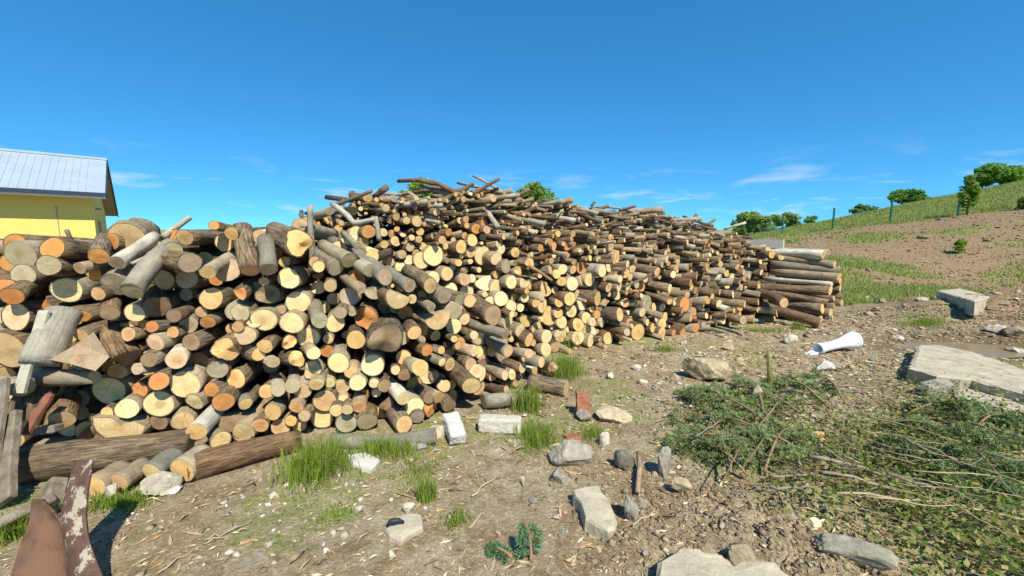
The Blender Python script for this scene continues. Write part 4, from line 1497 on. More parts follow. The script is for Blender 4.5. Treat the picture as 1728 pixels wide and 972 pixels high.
branch([(893, 449, 5.75), (912, 460, 5.72), (932, 474, 5.68)], 3.0, (0.30, 0.17, 0.10), 'thin reddish stick lying slantwise over cream log ends')
for i, (x0, y0, x1, y1, r, tn) in enumerate([(840, 384, 818, 350, 5, GB), (902, 393, 862, 378, 4.2, PB), (920, 378, 856, 364, 5.0, GB), (970, 372, 930, 366, 4.6, (0.44, 0.40, 0.33)),
                                             (1014, 374, 972, 358, 4.6, DB), (1008, 412, 970, 392, 4.0, GB), (1060, 386, 1018, 382, 3.2, GB), (866, 404, 838, 388, 4.4, DB),
                                             (952, 340, 915, 346, 4.6, GB), (1008, 360, 975, 353, 4.2, GB), (1130, 404, 1098, 395, 4, GB), (1172, 418, 1130, 408, 5, GB),
                                             (1140, 395, 1112, 382, 3.5, DB), (1220, 398, 1196, 390, 3.5, GB), (1254, 416, 1232, 406, 2.6, DB), (1270, 402, 1240, 398, 2.6, DB),
                                             (742, 376, 700, 368, 3.6, GB), (720, 340, 676, 352, 4.5, GB), (745, 346, 716, 352, 4.0, (0.45, 0.40, 0.32)), (690, 344, 655, 352, 4.0, GB)]):
    h_ = hit(x0, y0, 2)
    branch([(x0, y0, h_[1] - 0.16), ((x0 + x1) / 2, (y0 + y1) / 2, h_[1] - 0.02), (x1, y1, h_[1] + 0.14)], r, tn,
           'slim %s branch%s loose on the upper face of the long stack %s' % ('brown' if tn == DB else 'grey' if tn == GB else 'pale', ' slanting down,' if abs(y0 - y1) > 11 else ' nearly level,' if abs(y0 - y1) < 7 else '',
                                                                           'start' if h_[0] < 0.0 else 'centre' if h_[0] < 1.9 else 'end'), 'loose branches on the long stack')

# ------------------------------------------------------------------ boards and metal at the near end
def plank(name, a_, b_, wid, th, mat, label, cat, side=(0, -1, 0.2), seed=1, twist=0.0, n=10, taper=1.0):
    a_, b_ = np.asarray(a_, float), np.asarray(b_, float)
    t = (b_ - a_)
    L_ = np.linalg.norm(t)
    t /= L_
    nn = np.asarray(side, float)
    nn -= nn.dot(t) * t
    nn /= np.linalg.norm(nn)
    w0 = np.cross(t, nn)
    rg = np.random.default_rng(seed)
    V = []
    for i in range(n + 1):
        s = i / n
        an = twist * s
        w = w0 * math.cos(an) + nn * math.sin(an)
        m_ = nn * math.cos(an) - w0 * math.sin(an)
        c = a_ + t * L_ * s
        hw = wid / 2 * (1 + (taper - 1) * s) * (1 + rg.normal(0, 0.035))
        hw2 = wid / 2 * (1 + (taper - 1) * s) * (1 + rg.normal(0, 0.035))
        bow = 0.006 * math.sin(s * 5)
        V += [c - w * hw + m_ * (th / 2 + bow), c + w * hw2 + m_ * (th / 2 + bow), c + w * hw2 - m_ * (th / 2 - bow), c - w * hw - m_ * (th / 2 - bow)]
    Fc = [(3, 2, 1, 0), tuple(4 * n + k for k in range(4))]
    for i in range(n):
        for k in range(4):
            Fc.append((4 * i + k, 4 * i + (k + 1) % 4, 4 * i + 4 + (k + 1) % 4, 4 * i + 4 + k))
    o_ = MB().add(V, Fc).build(name, M[mat], smooth=False, origin=a_)
    bv = o_.modifiers.new('bevel', 'BEVEL')
    bv.width = min(th, wid) * 0.15
    bv.segments = 1
    bv.limit_method = 'ANGLE'
    tag(o_, label, cat)
    return o_


plank('plank', at(34, 664, 2.74), at(74, 524, 2.92), 0.072, 0.028, 'white_wood', 'whitewashed plank leaning on the pale trunk chunk', 'plank', seed=3)
plank('board', at(44, 734, 2.64), at(84, 664, 2.80), 0.05, 0.03, 'red_board', 'narrow reddish brown board leaning over the rough grey trunk', 'board', seed=4)
plank('plank', onz(8, 848, 0.05), at(16, 700, 2.62), 0.13, 0.05, 'grey_wood', 'grey lichen covered plank standing at the near end of the pile', 'plank', seed=5)
plank('plank', onz(-14, 860, 0.02), at(6, 640, 2.70), 0.06, 0.03, 'grey_wood', 'narrow weathered plank at the very end of the pile', 'plank', seed=6)
plank('board', at(100, 722, 2.82), at(62, 726, 2.80), 0.06, 0.09, 'grey_wood', 'stub of pale board under the orange ended trunk', 'board', seed=8)
plank('fence_rail', onz(-40, 905, 0.10), onz(92, 838, 0.12), 0.055, 0.05, 'grey_wood', 'weathered rail lying beside the rusty plates', 'rail', seed=9)
plank('wood_block', onz(88, 858, 0.05), onz(92, 812, 0.14), 0.10, 0.09, 'grey_wood', 'squared wooden block between rusty plates and base trunk', 'block', seed=10)

# split wedge lying on the near end: end face polygon extruded along the log
wp = [at(84, 607, 2.80), at(130, 580, 2.83), at(158, 560, 2.85), at(185, 602, 2.83), at(161, 626, 2.76), at(118, 614, 2.76)]
wc = sum(wp) / len(wp)
bk_ = [p + np.array((-0.31, 0.30, -0.10)) for p in wp]
V = np.array(wp + bk_)
n6 = 6
Fc = [tuple(range(6)), tuple(range(11, 5, -1))] + [((i + 1) % 6, i, i + 6, (i + 1) % 6 + 6) for i in range(6)]
o = MB().add(V, Fc, (0.36, 0.27, 0.17, 1), (V - wc) * (1, 1, 1)).build('split_log', M['end'], smooth=False, origin=wc)
tag(o, 'wedge of split log with broad bare face beside the leaning pale trunk', 'log')


def sheet(name, rows, th, mat, label, cat, seed=0):
    """curved plate from rows of (left point, right point)"""
    V, Fc = [], []
    nx = 6
    for (a_, b_, bow) in rows:
        for k in range(nx + 1):
            s = k / nx
            V.append(np.asarray(a_) * (1 - s) + np.asarray(b_) * s + np.array((0, bow * 4 * s * (1 - s), 0)))
    ny = len(rows)
    for j in range(ny - 1):
        for k in range(nx):
            q = j * (nx + 1) + k
            Fc.append((q, q + 1, q + nx + 2, q + nx + 1))
    o_ = MB().add(V, Fc).build(name, M[mat], origin=V[0])
    s_ = o_.modifiers.new('sub', 'SUBSURF')
    s_.levels = s_.render_levels = 2
    m_ = o_.modifiers.new('solid', 'SOLIDIFY')
    m_.thickness = th
    tag(o_, label, cat)
    return o_


def row(xl, yl, xr_, yr, Yl, Yr, bow=0.03):
    return (at(xl, yl, Yl), at(xr_, yr, Yr), bow)


gp = onz(60, 990, 0.0)
sheet('rusty_plate', [row(-2, 1040, 140, 1040, 1.62, 1.66, 0.05), row(18, 972, 112, 972, 1.72, 1.76, 0.05), row(40, 900, 112, 905, 1.82, 1.84, 0.04), row(50, 880, 104, 884, 1.86, 1.87, 0.03), row(52, 852, 76, 850, 1.90, 1.91, 0.0), row(54, 842, 72, 842, 1.92, 1.92, 0)],
      0.012, 'rust', 'rust brown curved steel plate standing nearest the grass, tapered at the top', 'metal plate')
sheet('rusty_plate', [row(118, 1040, 200, 1040, 1.72, 1.62, -0.04), row(112, 972, 172, 972, 1.78, 1.70, -0.04), row(108, 910, 150, 920, 1.84, 1.78, -0.03), row(98, 880, 142, 876, 1.88, 1.84, -0.02), row(108, 840, 144, 830, 1.93, 1.90, 0.0), row(124, 780, 156, 774, 2.0, 1.98, 0)],
      0.012, 'rust_paint', 'tall rusty steel blade with flaking whitish paint', 'metal plate')


# ------------------------------------------------------------------ stones, slabs and rubble
ICO = {}


def ico(sub):
    if sub not in ICO:
        import bmesh
        bm = bmesh.new()
        bmesh.ops.create_icosphere(bm, subdivisions=sub, radius=1.0)
        bm.verts.ensure_lookup_table()
        ICO[sub] = (np.array([v.co[:] for v in bm.verts]), [tuple(v.index for v in f.verts) for f in bm.faces])
        bm.free()
    return ICO[sub]


def rock_shape(seed, sub=3, cuts=9, rough=0.012):
    V, Fc = ico(sub)
    rg = np.random.default_rng(seed)
    s = np.ones(len(V))
    for _ in range(cuts):
        n = rg.normal(size=3)
        n /= np.linalg.norm(n)
        d = V @ n
        s = np.minimum(s, rg.uniform(0.45, 0.8) / np.maximum(d, 1e-3))
    P = V * np.clip(s, 0.2, 1)[:, None]
    for fq, am in ((2.5, 0.10), (5.5, 0.07), (12.0, 0.045)):
        w3 = rg.normal(size=(3, 5)) * fq
        P = P * (1 + am * np.sin(V @ w3 + rg.uniform(0, 6, 5)).mean(1))[:, None]
    P = P * (1 + rough * rg.normal(size=(len(V), 1)))
    return P / np.abs(P).max(0), Fc


def rock(x, y, wpx, hpx, tint, label, seed, name='stone', cat='stone', deep=0.8, rot=0.0, sink=0.25, mat='stone'):
    """(x, y) is the pixel of the stone's foot"""
    g0 = ground(x, y)
    dep = g0[1] * CP - (g0[2] - EYE) * SP
    w, h = wpx * dep / 690, hpx * dep / 690
    P, Fc = rock_shape(seed, 4 if wpx > 24 else 3)
    c, s = math.cos(rot), math.sin(rot)
    P = P * (w / 2, w / 2 * deep, h / 2 * (1 + sink))
    P = np.stack([P[:, 0] * c - P[:, 1] * s, P[:, 0] * s + P[:, 1] * c, P[:, 2]], 1)
    o_ = MB().add(P + (0, w / 2 * deep * 0.6, h / 2 * (1 - sink)), Fc, (*tint, 1)).build(name, M[mat], smooth=False)
    o_.location = g0
    tag(o_, label, cat)
    STONE.append(o_)
    return o_


STONE = []
TS, GS, WS, BS = (0.38, 0.31, 0.19), (0.27, 0.25, 0.205), (0.46, 0.425, 0.33), (0.16, 0.14, 0.11)
rock(1196, 644, 76, 38, TS, 'large tan rock beside the spruce branches, its shaded side dark', 1)
rock(1341, 582, 28, 20, WS, 'pale rock lying alone before the squared end stack', 2)
rock(1057, 793, 38, 32, BS, 'dark grey stone beside an upright wooden stake', 3)
rock(1122, 806, 40, 52, GS, 'long smooth grey stone leaning on the soil beside the brushwood', 4, deep=0.5, rot=0.7)
rock(1150, 835, 34, 26, TS, 'small tan wedge stone next to the long smooth grey stone', 5)
rock(965, 787, 78, 42, (0.31, 0.285, 0.23), 'grey broken concrete lump with a flat sloping top near grass', 6, cat='concrete lump', name='concrete_lump', deep=0.7)
rock(985, 714, 30, 20, GS, 'grey stone leaning against the foot of the upright brick', 7)
rock(1036, 712, 70, 20, (0.46, 0.38, 0.25), 'heap of pale sandy lime on the ground past the lone log', 8, name='lime_heap', cat='heap', sink=0.75)
rock(258, 838, 62, 30, (0.36, 0.33, 0.25), 'pale flat stone under the short billets', 9, sink=0.3)
rock(183, 848, 26, 30, WS, 'small white stone in grass beside the orange ended billet', 10)
rock(605, 864, 13, 11, WS, 'small white pebble on bare soil near two dry twigs', 11)
rock(690, 866, 24, 18, WS, 'small pale stone touching the flat tan stone', 12)
rock(946, 818, 40, 30, GS, 'rounded grey stone below the broken concrete lump', 13, sink=0.5)
rock(1066, 880, 32, 44, (0.30, 0.27, 0.22), 'grey stone lying close to the slanting tan slab', 14, rot=0.9)
rock(1085, 857, 26, 16, GS, 'small grey stone between slab and wooden stake', 15)
rock(1020, 752, 22, 22, WS, 'small whitish stone in weeds behind the broken concrete lump', 16)
rock(1200, 950, 34, 30, (0.28, 0.22, 0.15), 'brown stone sitting on the near concrete slab', 17)
rock(1262, 958, 54, 30, (0.30, 0.25, 0.16), 'tan stone lying on soil between near slab and clods', 18)
rock(1375, 892, 30, 14, (0.70, 0.62, 0.36), 'bright yellowish chip of stone on the soil clods', 19)
rock(1590, 672, 60, 30, GS, 'flat grey broken stone below the long cracked slab', 20, sink=0.4)
rock(1395, 628, 34, 18, (0.48, 0.46, 0.42), 'pale flat stone near the white funnel', 21, sink=0.4)
rock(1232, 592, 20, 12, TS, 'small tan stone before the long stack', 22)
rock(1030, 640, 14, 12, WS, 'small white stone beside the lime heap', 23)
rock(1075, 625, 18, 12, WS, 'pale pebble in front of the long stack foot', 24)
rock(1385, 745, 30, 16, (0.56, 0.36, 0.16), 'orange tan lump of wood chip among brushwood', 25, name='wood_chunk', cat='wood')
rock(1282, 690, 22, 40, (0.45, 0.38, 0.27), 'pale upright chunk of wood among spruce branches', 26, name='wood_chunk', cat='wood', sink=0.0)
rock(1455, 960, 120, 44, (0.27, 0.25, 0.19), 'long low grey stone at the edge of the leafy brushwood', 27, deep=0.5, rot=-0.4, sink=0.4)
rock(732, 742, 40, 26, (0.40, 0.36, 0.26), 'tan stone beside the white block at the stack foot', 28)
rock(705, 762, 30, 14, GS, 'flat grey stone in front of grass at the stack foot', 29)
for k, (x, y, w, h) in enumerate([(1660, 508, 18, 9), (1700, 520, 24, 14), (1560, 508, 16, 8), (1490, 512, 14, 8), (1465, 505, 12, 7), (1715, 570, 30, 20), (1690, 565, 34, 16), (1530, 520, 14, 8), (1720, 600, 30, 14)]):
    rock(x, y, w, h, (0.26, 0.21, 0.15) if k % 2 else (0.42, 0.38, 0.3), 'small stone scattered near the puddle and the square slab', 40 + k)
    STONE[-1]['group'] = 'stones round the puddle'
for k, (x, y, w, h) in enumerate([(840, 905, 14, 9), (760, 870, 12, 8), (560, 905, 12, 8), (530, 880, 10, 7), (900, 850, 16, 10), (880, 815, 14, 9), (1110, 905, 12, 9), (1090, 940, 14, 10), (660, 940, 14, 10),
                                  (1010, 930, 14, 9), (950, 900, 12, 8), (460, 840, 16, 9), (1140, 640, 16, 10), (1110, 660, 14, 9), (1085, 650, 18, 10), (1250, 610, 14, 8), (1300, 606, 14, 9), (1180, 600, 14, 8), (1440, 625, 16, 10), (1480, 610, 16, 9), (1520, 575, 16, 9)]):
    tw = k % 3
    rock(x, y, w, h, (TS, GS, WS)[tw], 'small loose %s stone on the bare soil %s' % (('tan', 'grey', 'whitish')[tw], 'before the long stack' if y < 700 else 'of the path before the front stack'), 60 + k)
    STONE[-1]['group'] = 'loose stones in the yard'


def slab(poly, th, mat, label, seed, name='concrete_slab', cat='slab', z0=None, tilt=0.0):
    """irregular slab: top outline given by pixels on the plane z"""
    mid = np.mean(np.array(poly), 0)
    g0 = ground(*mid)
    z = g0[2] + th
    for _ in range(12):
        pts = [onz(x, y, z) for x, y in poly]
        zz = np.array([gz(p[0], p[1]) for p in pts])
        z = 0.5 * z + 0.5 * (0.4 * zz.max() + 0.6 * zz.mean() + th)
    pts = [onz(x, y, z) for x, y in poly]
    g0 = np.array((0, 0, z - th))
    rg = np.random.default_rng(seed)
    out = []
    n = len(pts)
    for i in range(n):
        a_, b_ = pts[i], pts[(i + 1) % n]
        L_ = np.linalg.norm(b_ - a_)
        m_ = max(2, int(L_ / 0.07))
        for k in range(m_):
            p = a_ + (b_ - a_) * k / m_
            out.append(p + np.array((rg.normal(0, 0.009), rg.normal(0, 0.009), 0)))
    c = np.mean(out, 0)
    N_ = len(out)
    O = np.array(out)
    V = [c + (0, 0, 0.003)]
    rings_ = []
    for q, dz in ((0.5, 0.003), (0.93, 0.0), (1.0, -0.016)):
        V += list(c + (O - c) * (q, q, 1) + np.stack([np.zeros(N_), np.zeros(N_), dz + rg.normal(0, 0.0008 if q < 0.95 else 0.004, N_)], 1))
    V += list(O + np.stack([rg.normal(0, 0.012, N_), rg.normal(0, 0.012, N_), np.full(N_, -th - 0.14)], 1))
    Fc = [(0, 1 + k, 1 + (k + 1) % N_) for k in range(N_)]
    for j in range(3):
        o1, o2 = 1 + j * N_, 1 + (j + 1) * N_
        Fc += [(o1 + k, o2 + k, o2 + (k + 1) % N_, o1 + (k + 1) % N_) for k in range(N_)]
    V = np.array(V)
    # outline may run either way: make the top face up
    a2_ = sum(O[k][0] * O[(k + 1) % N_][1] - O[(k + 1) % N_][0] * O[k][1] for k in range(N_))
    if a2_ < 0:
        Fc = [f[::-1] for f in Fc]
    V[:, 2] += tilt * (V[:, 0] - c[0])
    o_ = MB().add(V, Fc).build(name, M[mat], smooth=False, origin=(c[0], c[1], g0[2]))
    tag(o_, label, cat)
    return o_


slab([(1548, 580), (1582, 580), (1640, 592), (1728, 622), (1800, 645), (1800, 690), (1728, 662), (1640, 640), (1582, 634), (1535, 620)], 0.16, 'concrete', 'long pale cracked concrete slab beside the muddy puddle', 1)
slab([(1605, 648), (1650, 650), (1728, 672), (1800, 700), (1800, 728), (1728, 700), (1660, 682), (1612, 668)], 0.05, 'concrete', 'lower grey concrete slab under the edge of the long cracked slab', 2)
slab([(1580, 490), (1620, 482), (1672, 500), (1645, 514)], 0.14, 'concrete', 'square tan concrete slab lying before the bank', 3, tilt=-0.04)
slab([(1112, 945), (1150, 922), (1200, 926), (1240, 955), (1310, 945), (1332, 968), (1340, 1010), (1100, 1010)], 0.07, 'concrete', 'pale rounded concrete slab half buried by dark clods', 4)
slab([(968, 824), (1008, 817), (1025, 840), (1046, 880), (1026, 892), (990, 876)], 0.06, 'concrete', 'slanting tan slab of broken concrete on bare soil', 5, tilt=-0.05)
slab([(583, 768), (612, 764), (640, 776), (628, 790), (590, 784)], 0.035, 'plaster', 'flat white piece of plaster at the edge of the grass tuft', 6, name='plaster_piece', cat='plaster')
slab([(648, 892), (672, 868), (712, 866), (714, 885), (680, 908)], 0.04, 'concrete', 'flat tan stone with a curved black strip on it', 7, name='flat_stone', cat='stone')
slab([(860, 742), (886, 738), (890, 746), (866, 750)], 0.02, 'concrete', 'thin grey chip of slab below the concrete post stub', 8, name='stone_chip', cat='stone')
# curved black strip
c0, c1, c2 = onz(652, 888, 0.06), onz(664, 879, 0.085), onz(682, 881, 0.065)
o = tube(MB(), [c0, (c0 + c1) / 2 + (0, 0, 0.012), c1, (c1 + c2) / 2 + (0, 0, 0.008), c2], [0.006, 0.012, 0.014, 0.012, 0.005], 6).build('black_strip', M['black'], origin=c0)
tag(o, 'curved black plastic strip lying on the flat tan stone', 'strip')


def block(name, a_, b_, w, h, mat, label, cat, seed=0, bev=0.012):
    """squared block lying from a to b on the ground"""
    a_, b_ = np.asarray(a_, float), np.asarray(b_, float)
    t = b_ - a_
    L_ = np.linalg.norm(t)
    t /= L_
    s_ = np.cross((0, 0, 1.0), t)
    s_ /= np.linalg.norm(s_)
    u = np.cross(t, s_)
    rg = np.random.default_rng(seed)
    V = []
    for q in (0, 0.33, 0.66, 1):
        for (i, j) in ((-1, 0), (1, 0), (1, 1), (-1, 1)):
            V.append(a_ + t * L_ * q + s_ * i * w / 2 + u * j * h + rg.normal(0, 0.004, 3))
    Fc = [(0, 1, 2, 3), (15, 14, 13, 12)]
    for i in range(3):
        for k in range(4):
            Fc.append((4 * i + (k + 1) % 4, 4 * i + k, 4 * i + 4 + k, 4 * i + 4 + (k + 1) % 4))
    o_ = MB().add(V, Fc).build(name, M[mat], smooth=False, origin=a_)
    bv = o_.modifiers.new('bevel', 'BEVEL')
    bv.width = bev
    bv.segments = 2
    sb = o_.modifiers.new('sub', 'SUBSURF')
    sb.subdivision_type = 'SIMPLE'
    sb.levels = sb.render_levels = 3
    tx = bpy.data.textures.new(name + '_wear', 'CLOUDS')
    tx.noise_scale = 0.05
    tx.noise_depth = 4
    dm = o_.modifiers.new('wear', 'DISPLACE')
    dm.texture = tx
    dm.strength = 0.022
    dm.mid_level = 0.5
    tag(o_, label, cat)
    return o_


block('concrete_post', onz(808, 726, 0.0), onz(880, 728, 0.0), 0.13, 0.125, 'pale_concrete', 'grey squared stub of concrete post lying before the front stack', 'post', 1, 0.02)
block('white_block', onz(773, 752, -0.01), onz(759, 712, 0.07), 0.13, 0.11, 'plaster', 'white angular block tilted against the foot of the front stack', 'block', 2, 0.02)
bq = onz(983, 702, 0.0)
block('brick', bq, bq + np.array((0.0, 0.05, 0.22)), 0.12, 0.07, 'brick', 'red brick standing on end beside the lone log', 'brick', 3, 0.006)
bq = onz(966, 742, 0.0)
block('brick', bq + np.array((-0.06, 0, -0.02)), bq + np.array((0.06, 0.03, -0.02)), 0.10, 0.05, 'brick', 'half buried piece of red brick among weeds', 'brick', 4, 0.008)
# wooden stake lying towards the stack
stk = [ground(1076, 838) + (0, 0, 0.03), ground(1079, 800) + (0, 0, 0.05), ground(1076, 778) + (0, 0, 0.07)]
o = tube(MB(), stk, [0.016, 0.018, 0.013], 6, (0.36, 0.27, 0.17, 0.4), 0.1, 3).build('wooden_stake', M['bark'], origin=stk[0])
tag(o, 'short split wooden stake lying beside the dark grey stone', 'stake')

# ------------------------------------------------------------------ white flared pipe end lying on the ground
fa, fb = ground(1384, 600), ground(1443, 592)
dirf = fb - fa
LF = float(np.linalg.norm(dirf))
dirf /= LF
dirf = np.array((dirf[0], dirf[1], 0.10))
dirf /= np.linalg.norm(dirf)
e1 = np.cross(dirf, (0, 0, 1.0))
e1 /= np.linalg.norm(e1)
e2 = np.cross(e1, dirf)
profo = [(0.0, 0.076), (0.08, 0.078), (0.085, 0.068), (0.40, 0.064), (0.58, 0.070), (0.74, 0.088), (0.88, 0.112), (0.95, 0.122), (1.0, 0.126), (1.0, 0.118), (0.9, 0.105), (0.7, 0.075), (0.5, 0.06), (0.0, 0.06)]
fc = fa + np.array((0, 0.05, 0.085))
V, Fc = [], []
sg = 28
for (s, r) in profo:
    for k in range(sg):
        th = 2 * math.pi * k / sg
        V.append(fc + dirf * LF * s + r * (math.cos(th) * e1 + math.sin(th) * e2))
npf = len(profo)
for i in range(npf):
    for k in range(sg):
        i2 = (i + 1) % npf
        Fc.append((i * sg + k, i * sg + (k + 1) % sg, i2 * sg + (k + 1) % sg, i2 * sg + k))
FUN = empty('flared_pipe', tuple(fa))
tag(FUN, 'white plastic pipe end with flared mouth lying on the littered ground', 'pipe')
o = MB().add(V, Fc).build('shell', M['funnel'], origin=fa)
o.location = (0, 0, 0)
o.parent = FUN
V, Fc = [], []
for s, r in ((0.975, 0.128), (1.005, 0.134), (1.005, 0.129), (0.975, 0.123)):
    for k in range(sg):
        th = 2 * math.pi * k / sg
        V.append(fc + dirf * LF * s + r * (math.cos(th) * e1 + math.sin(th) * e2))
for i in range(4):
    for k in range(sg):
        Fc.append((i * sg + k, i * sg + (k + 1) % sg, ((i + 1) % 4) * sg + (k + 1) % sg, ((i + 1) % 4) * sg + k))
o = MB().add(V, Fc).build('rim', M['white'], origin=fa)
o.location = (0, 0, 0)
o.parent = FUN
# crumpled bluish plastic bag beside it
P, Fc = rock_shape(99, 3, 5, 0.14)
g0 = ground(1368, 598)
o = MB().add(P * (0.10, 0.07, 0.035) + (0, 0, 0.02), Fc).build('plastic_scrap', M['funnel'], smooth=False)
o.location = g0
tag(o, 'crumpled whitish plastic scrap beside the flared pipe end', 'scrap')

# ------------------------------------------------------------------ grass
def blades(C, h, w, tint, rng=RNG, lean=0.45, tvar=0.3):
    """three-vertex-wide bent blades at C (n,3)"""
    n = len(C)
    a = rng.uniform(0, 2 * math.pi, n)
    side = np.stack([np.cos(a), np.sin(a), np.zeros(n)], 1)
    b_ = rng.uniform(0, 2 * math.pi, n)
    ln_ = np.abs(rng.normal(0, lean, n))[:, None]
    out = np.stack([np.cos(b_), np.sin(b_), np.zeros(n)], 1) * ln_
    H = (h * rng.uniform(0.5, 1.25, n))[:, None]
    ww = (w * rng.uniform(0.7, 1.3, n))[:, None]
    mid = C + out * H * 0.35 + np.array((0, 0, 1.0)) * H * 0.6
    tip = C + out * H * 1.0 + np.array((0, 0, 1.0)) * H * (1 - 0.35 * np.minimum(ln_, 1))
    v = np.stack([C - side * ww / 2, C + side * ww / 2, mid + side * ww * 0.36, mid - side * ww * 0.36, tip + side * ww * 0.05, tip - side * ww * 0.05], 1).reshape(-1, 3)
    o_ = np.arange(n)[:, None] * 6
    f = np.concatenate([o_ + np.array([[0, 1, 2, 3]]), o_ + np.array([[3, 2, 4, 5]])], 0)
    tv = rng.uniform(1 - tvar, 1 + tvar, (n, 1)) * np.asarray(tint)[:3]
    dry = (rng.uniform(0, 1, n) < 0.12)[:, None]
    tv = np.where(dry, np.array((0.34, 0.28, 0.13)), tv)
    t = np.concatenate([np.repeat(tv, 6, 0), np.ones((6 * n, 1))], 1)
    return v, f, t


GREEN = (0.200, 0.300, 0.038)


def tuft(x, y, wpx, hpx, n, label, dpx=None, seed=0, tint=GREEN, lean=0.4):
    g0 = ground(x, y)
    s = g0[1] / 690
    rg = np.random.default_rng(seed + 500)
    C = rg.normal(0, 1, (n, 2)) * 0.42
    C = C * np.array((wpx * s / 2, (dpx or wpx * 0.7) * s / 2))
    wx, wy = g0[0] + C[:, 0], g0[1] + C[:, 1]
    Cz = gh(wx, wy) - g0[2] - 0.01
    v, f, t = blades(np.stack([C[:, 0], C[:, 1], Cz], 1), hpx * s, 0.0055, tint, rg, lean)
    o_ = fast_mesh('grass_tuft', v, f, M['grass'], t)
    o_.location = g0
    tag(o_, label, 'grass', 'grass tufts in the yard', 'stuff' if hpx <= 22 else None)
    return o_


tuft(535, 795, 120, 58, 900, 'broad dense tuft of bright grass over the trunk at the stack foot', 130, 1)
tuft(470, 730, 40, 30, 120, 'thin grass growing between the bottom logs above the brown trunk', 40, 2)
tuft(650, 765, 130, 32, 520, 'strip of grass hiding the grey log at the stack foot', 60, 3)
tuft(720, 843, 34, 44, 220, 'small upright tuft of grass alone on bare soil', 30, 4)
tuft(890, 690, 60, 46, 420, 'tuft of grass hanging round the end of the short crosswise grey log', 60, 5)
tuft(955, 632, 70, 40, 620, 'bright tuft of grass at the corner between both stacks', 80, 6)
tuft(905, 745, 90, 34, 520, 'patch of grass between the concrete post stub and the grey concrete lump', 110, 7)
tuft(940, 590, 60, 40, 260, 'leafy weeds growing against the cream log ends of the long stack', 30, 8)
tuft(1000, 735, 70, 18, 260, 'low weeds around the half buried brick', 60, 9)
tuft(705, 800, 110, 16, 420, 'thin short grass on the path by the small upright tuft', 130, 10)
tuft(200, 850, 120, 22, 700, 'grass along the foot of the short billets', 60, 11)
tuft(30, 900, 70, 46, 520, 'rough grass behind the rusty plates', 130, 12)
tuft(770, 880, 60, 20, 200, 'weeds beside the flat tan stone', 60, 13)
tuft(570, 865, 80, 14, 220, 'sparse short grass in the middle of the bare path', 90, 14)
tuft(1345, 556, 30, 16, 180, 'small tuft of grass at the foot of the squared end stack', 30, 15)
tuft(1125, 592, 50, 12, 240, 'short grass at the foot of the long stack', 30, 16)
tuft(1290, 560, 90, 9, 420, 'thin short grass before the squared end stack', 40, 17)
tuft(1560, 548, 90, 14, 620, 'patch of grass beside the puddle', 50, 18)

# grass that nobody could count: hill, bank, foot of the bank, thin weeds in the yard
n = 240000
aa_ = RNG.uniform(0.42, 1.65, n)
yy = np.exp(RNG.uniform(math.log(9), math.log(75), n))
xx = aa_ * yy
keep = RNG.uniform(0, 1, n) < np.clip(grassmask(xx, yy) * 1.1 - 0.06, 0.012, 1) * 0.8
xx, yy = xx[keep], yy[keep]
C = np.stack([xx, yy, gh(xx, yy) - 0.02], 1)
hh = np.where(yy < 22, 0.15, 0.19) * (0.6 + 0.9 * vnoise(xx * 0.5, yy * 0.5, 77))
v1, f1_, t1 = blades(C, hh, 0.012 + 0.0011 * yy, (0.265, 0.315, 0.095), RNG, 0.6, 0.35)
n = 26000
xx = RNG.uniform(-4.5, 9, n)
yy = RNG.uniform(1.6, 11, n)
keep = RNG.uniform(0, 1, n) < np.clip(grassmask(xx, yy) * 2.0 - 0.35, 0, 1)
px_, py_, _ = proj(np.stack([xx, yy, gh(xx, yy)], 1))
keep &= (py_ > np.interp(px_, [0, 300, 700, 950, 1300, 1728], [800, 780, 725, 600, 545, 480]))
xx, yy = xx[keep], yy[keep]
C = np.stack([xx, yy, gh(xx, yy) - 0.006], 1)
v2, f2_, t2 = blades(C, np.full(len(C), 0.045), 0.005, (0.16, 0.22, 0.045), RNG, 0.7, 0.35)
o = fast_mesh('grass', np.concatenate([v1, v2]), np.concatenate([f1_, f2_ + len(v1)]), M['grass'], np.concatenate([t1, t2]))
tag(o, 'wild grass on the hill and bank and thin in the yard', 'grass', kind='stuff')

# ------------------------------------------------------------------ litter: chips, straw, bark bits, pebbles, clods
def inyard(n, xr, yr, dens):
    xx = RNG.uniform(*xr, n)
    yy = yr[0] * (yr[1] / yr[0]) ** RNG.uniform(0, 1, n)
    P = np.stack([xx, yy, gh(xx, yy)], 1)
    px_, py_, _ = proj(P)
    lim = np.interp(px_, [-400, 0, 300, 500, 700, 950, 1300, 1420, 1728, 2200], [850, 830, 800, 745, 728, 600, 545, 525, 500, 500])
    k = (py_ > lim) & (RNG.uniform(0, 1, n) < dens(xx, yy))
    return P[k]


def dens_l(x, y):
    return np.clip(0.35 + 1.6 * fbm(x * 1.3, y * 1.3, 71, 3), 0.03, 1)


P = np.concatenate([inyard(70000, (-4, 12), (1.5, 14), dens_l), inyard(30000, (0.3, 9), (3.2, 10), lambda x, y: np.clip(0.3 + 1.8 * fbm(x * 0.9, y * 0.9, 75, 3), 0.02, 1) * 0.6)])
n = len(P)
a = RNG.normal(0.5, 0.9, n)
L_ = np.exp(RNG.normal(math.log(0.026), 0.65, n)) * (0.8 + 0.17 * P[:, 1])
W_ = np.minimum(L_ * RNG.uniform(0.04, 0.30, n), 0.004 + 0.0065 * P[:, 1])
d = np.stack([np.cos(a), np.sin(a), RNG.normal(0, 0.14, n)], 1)
s = np.stack([-np.sin(a), np.cos(a), RNG.normal(0, 0.3, n)], 1)
u = np.cross(d, s)
P = P + np.array((0, 0, 0.006))
bow = (u * (L_ * RNG.normal(0, 0.08, n))[:, None])
e, w = d * L_[:, None] / 2, s * W_[:, None] / 2
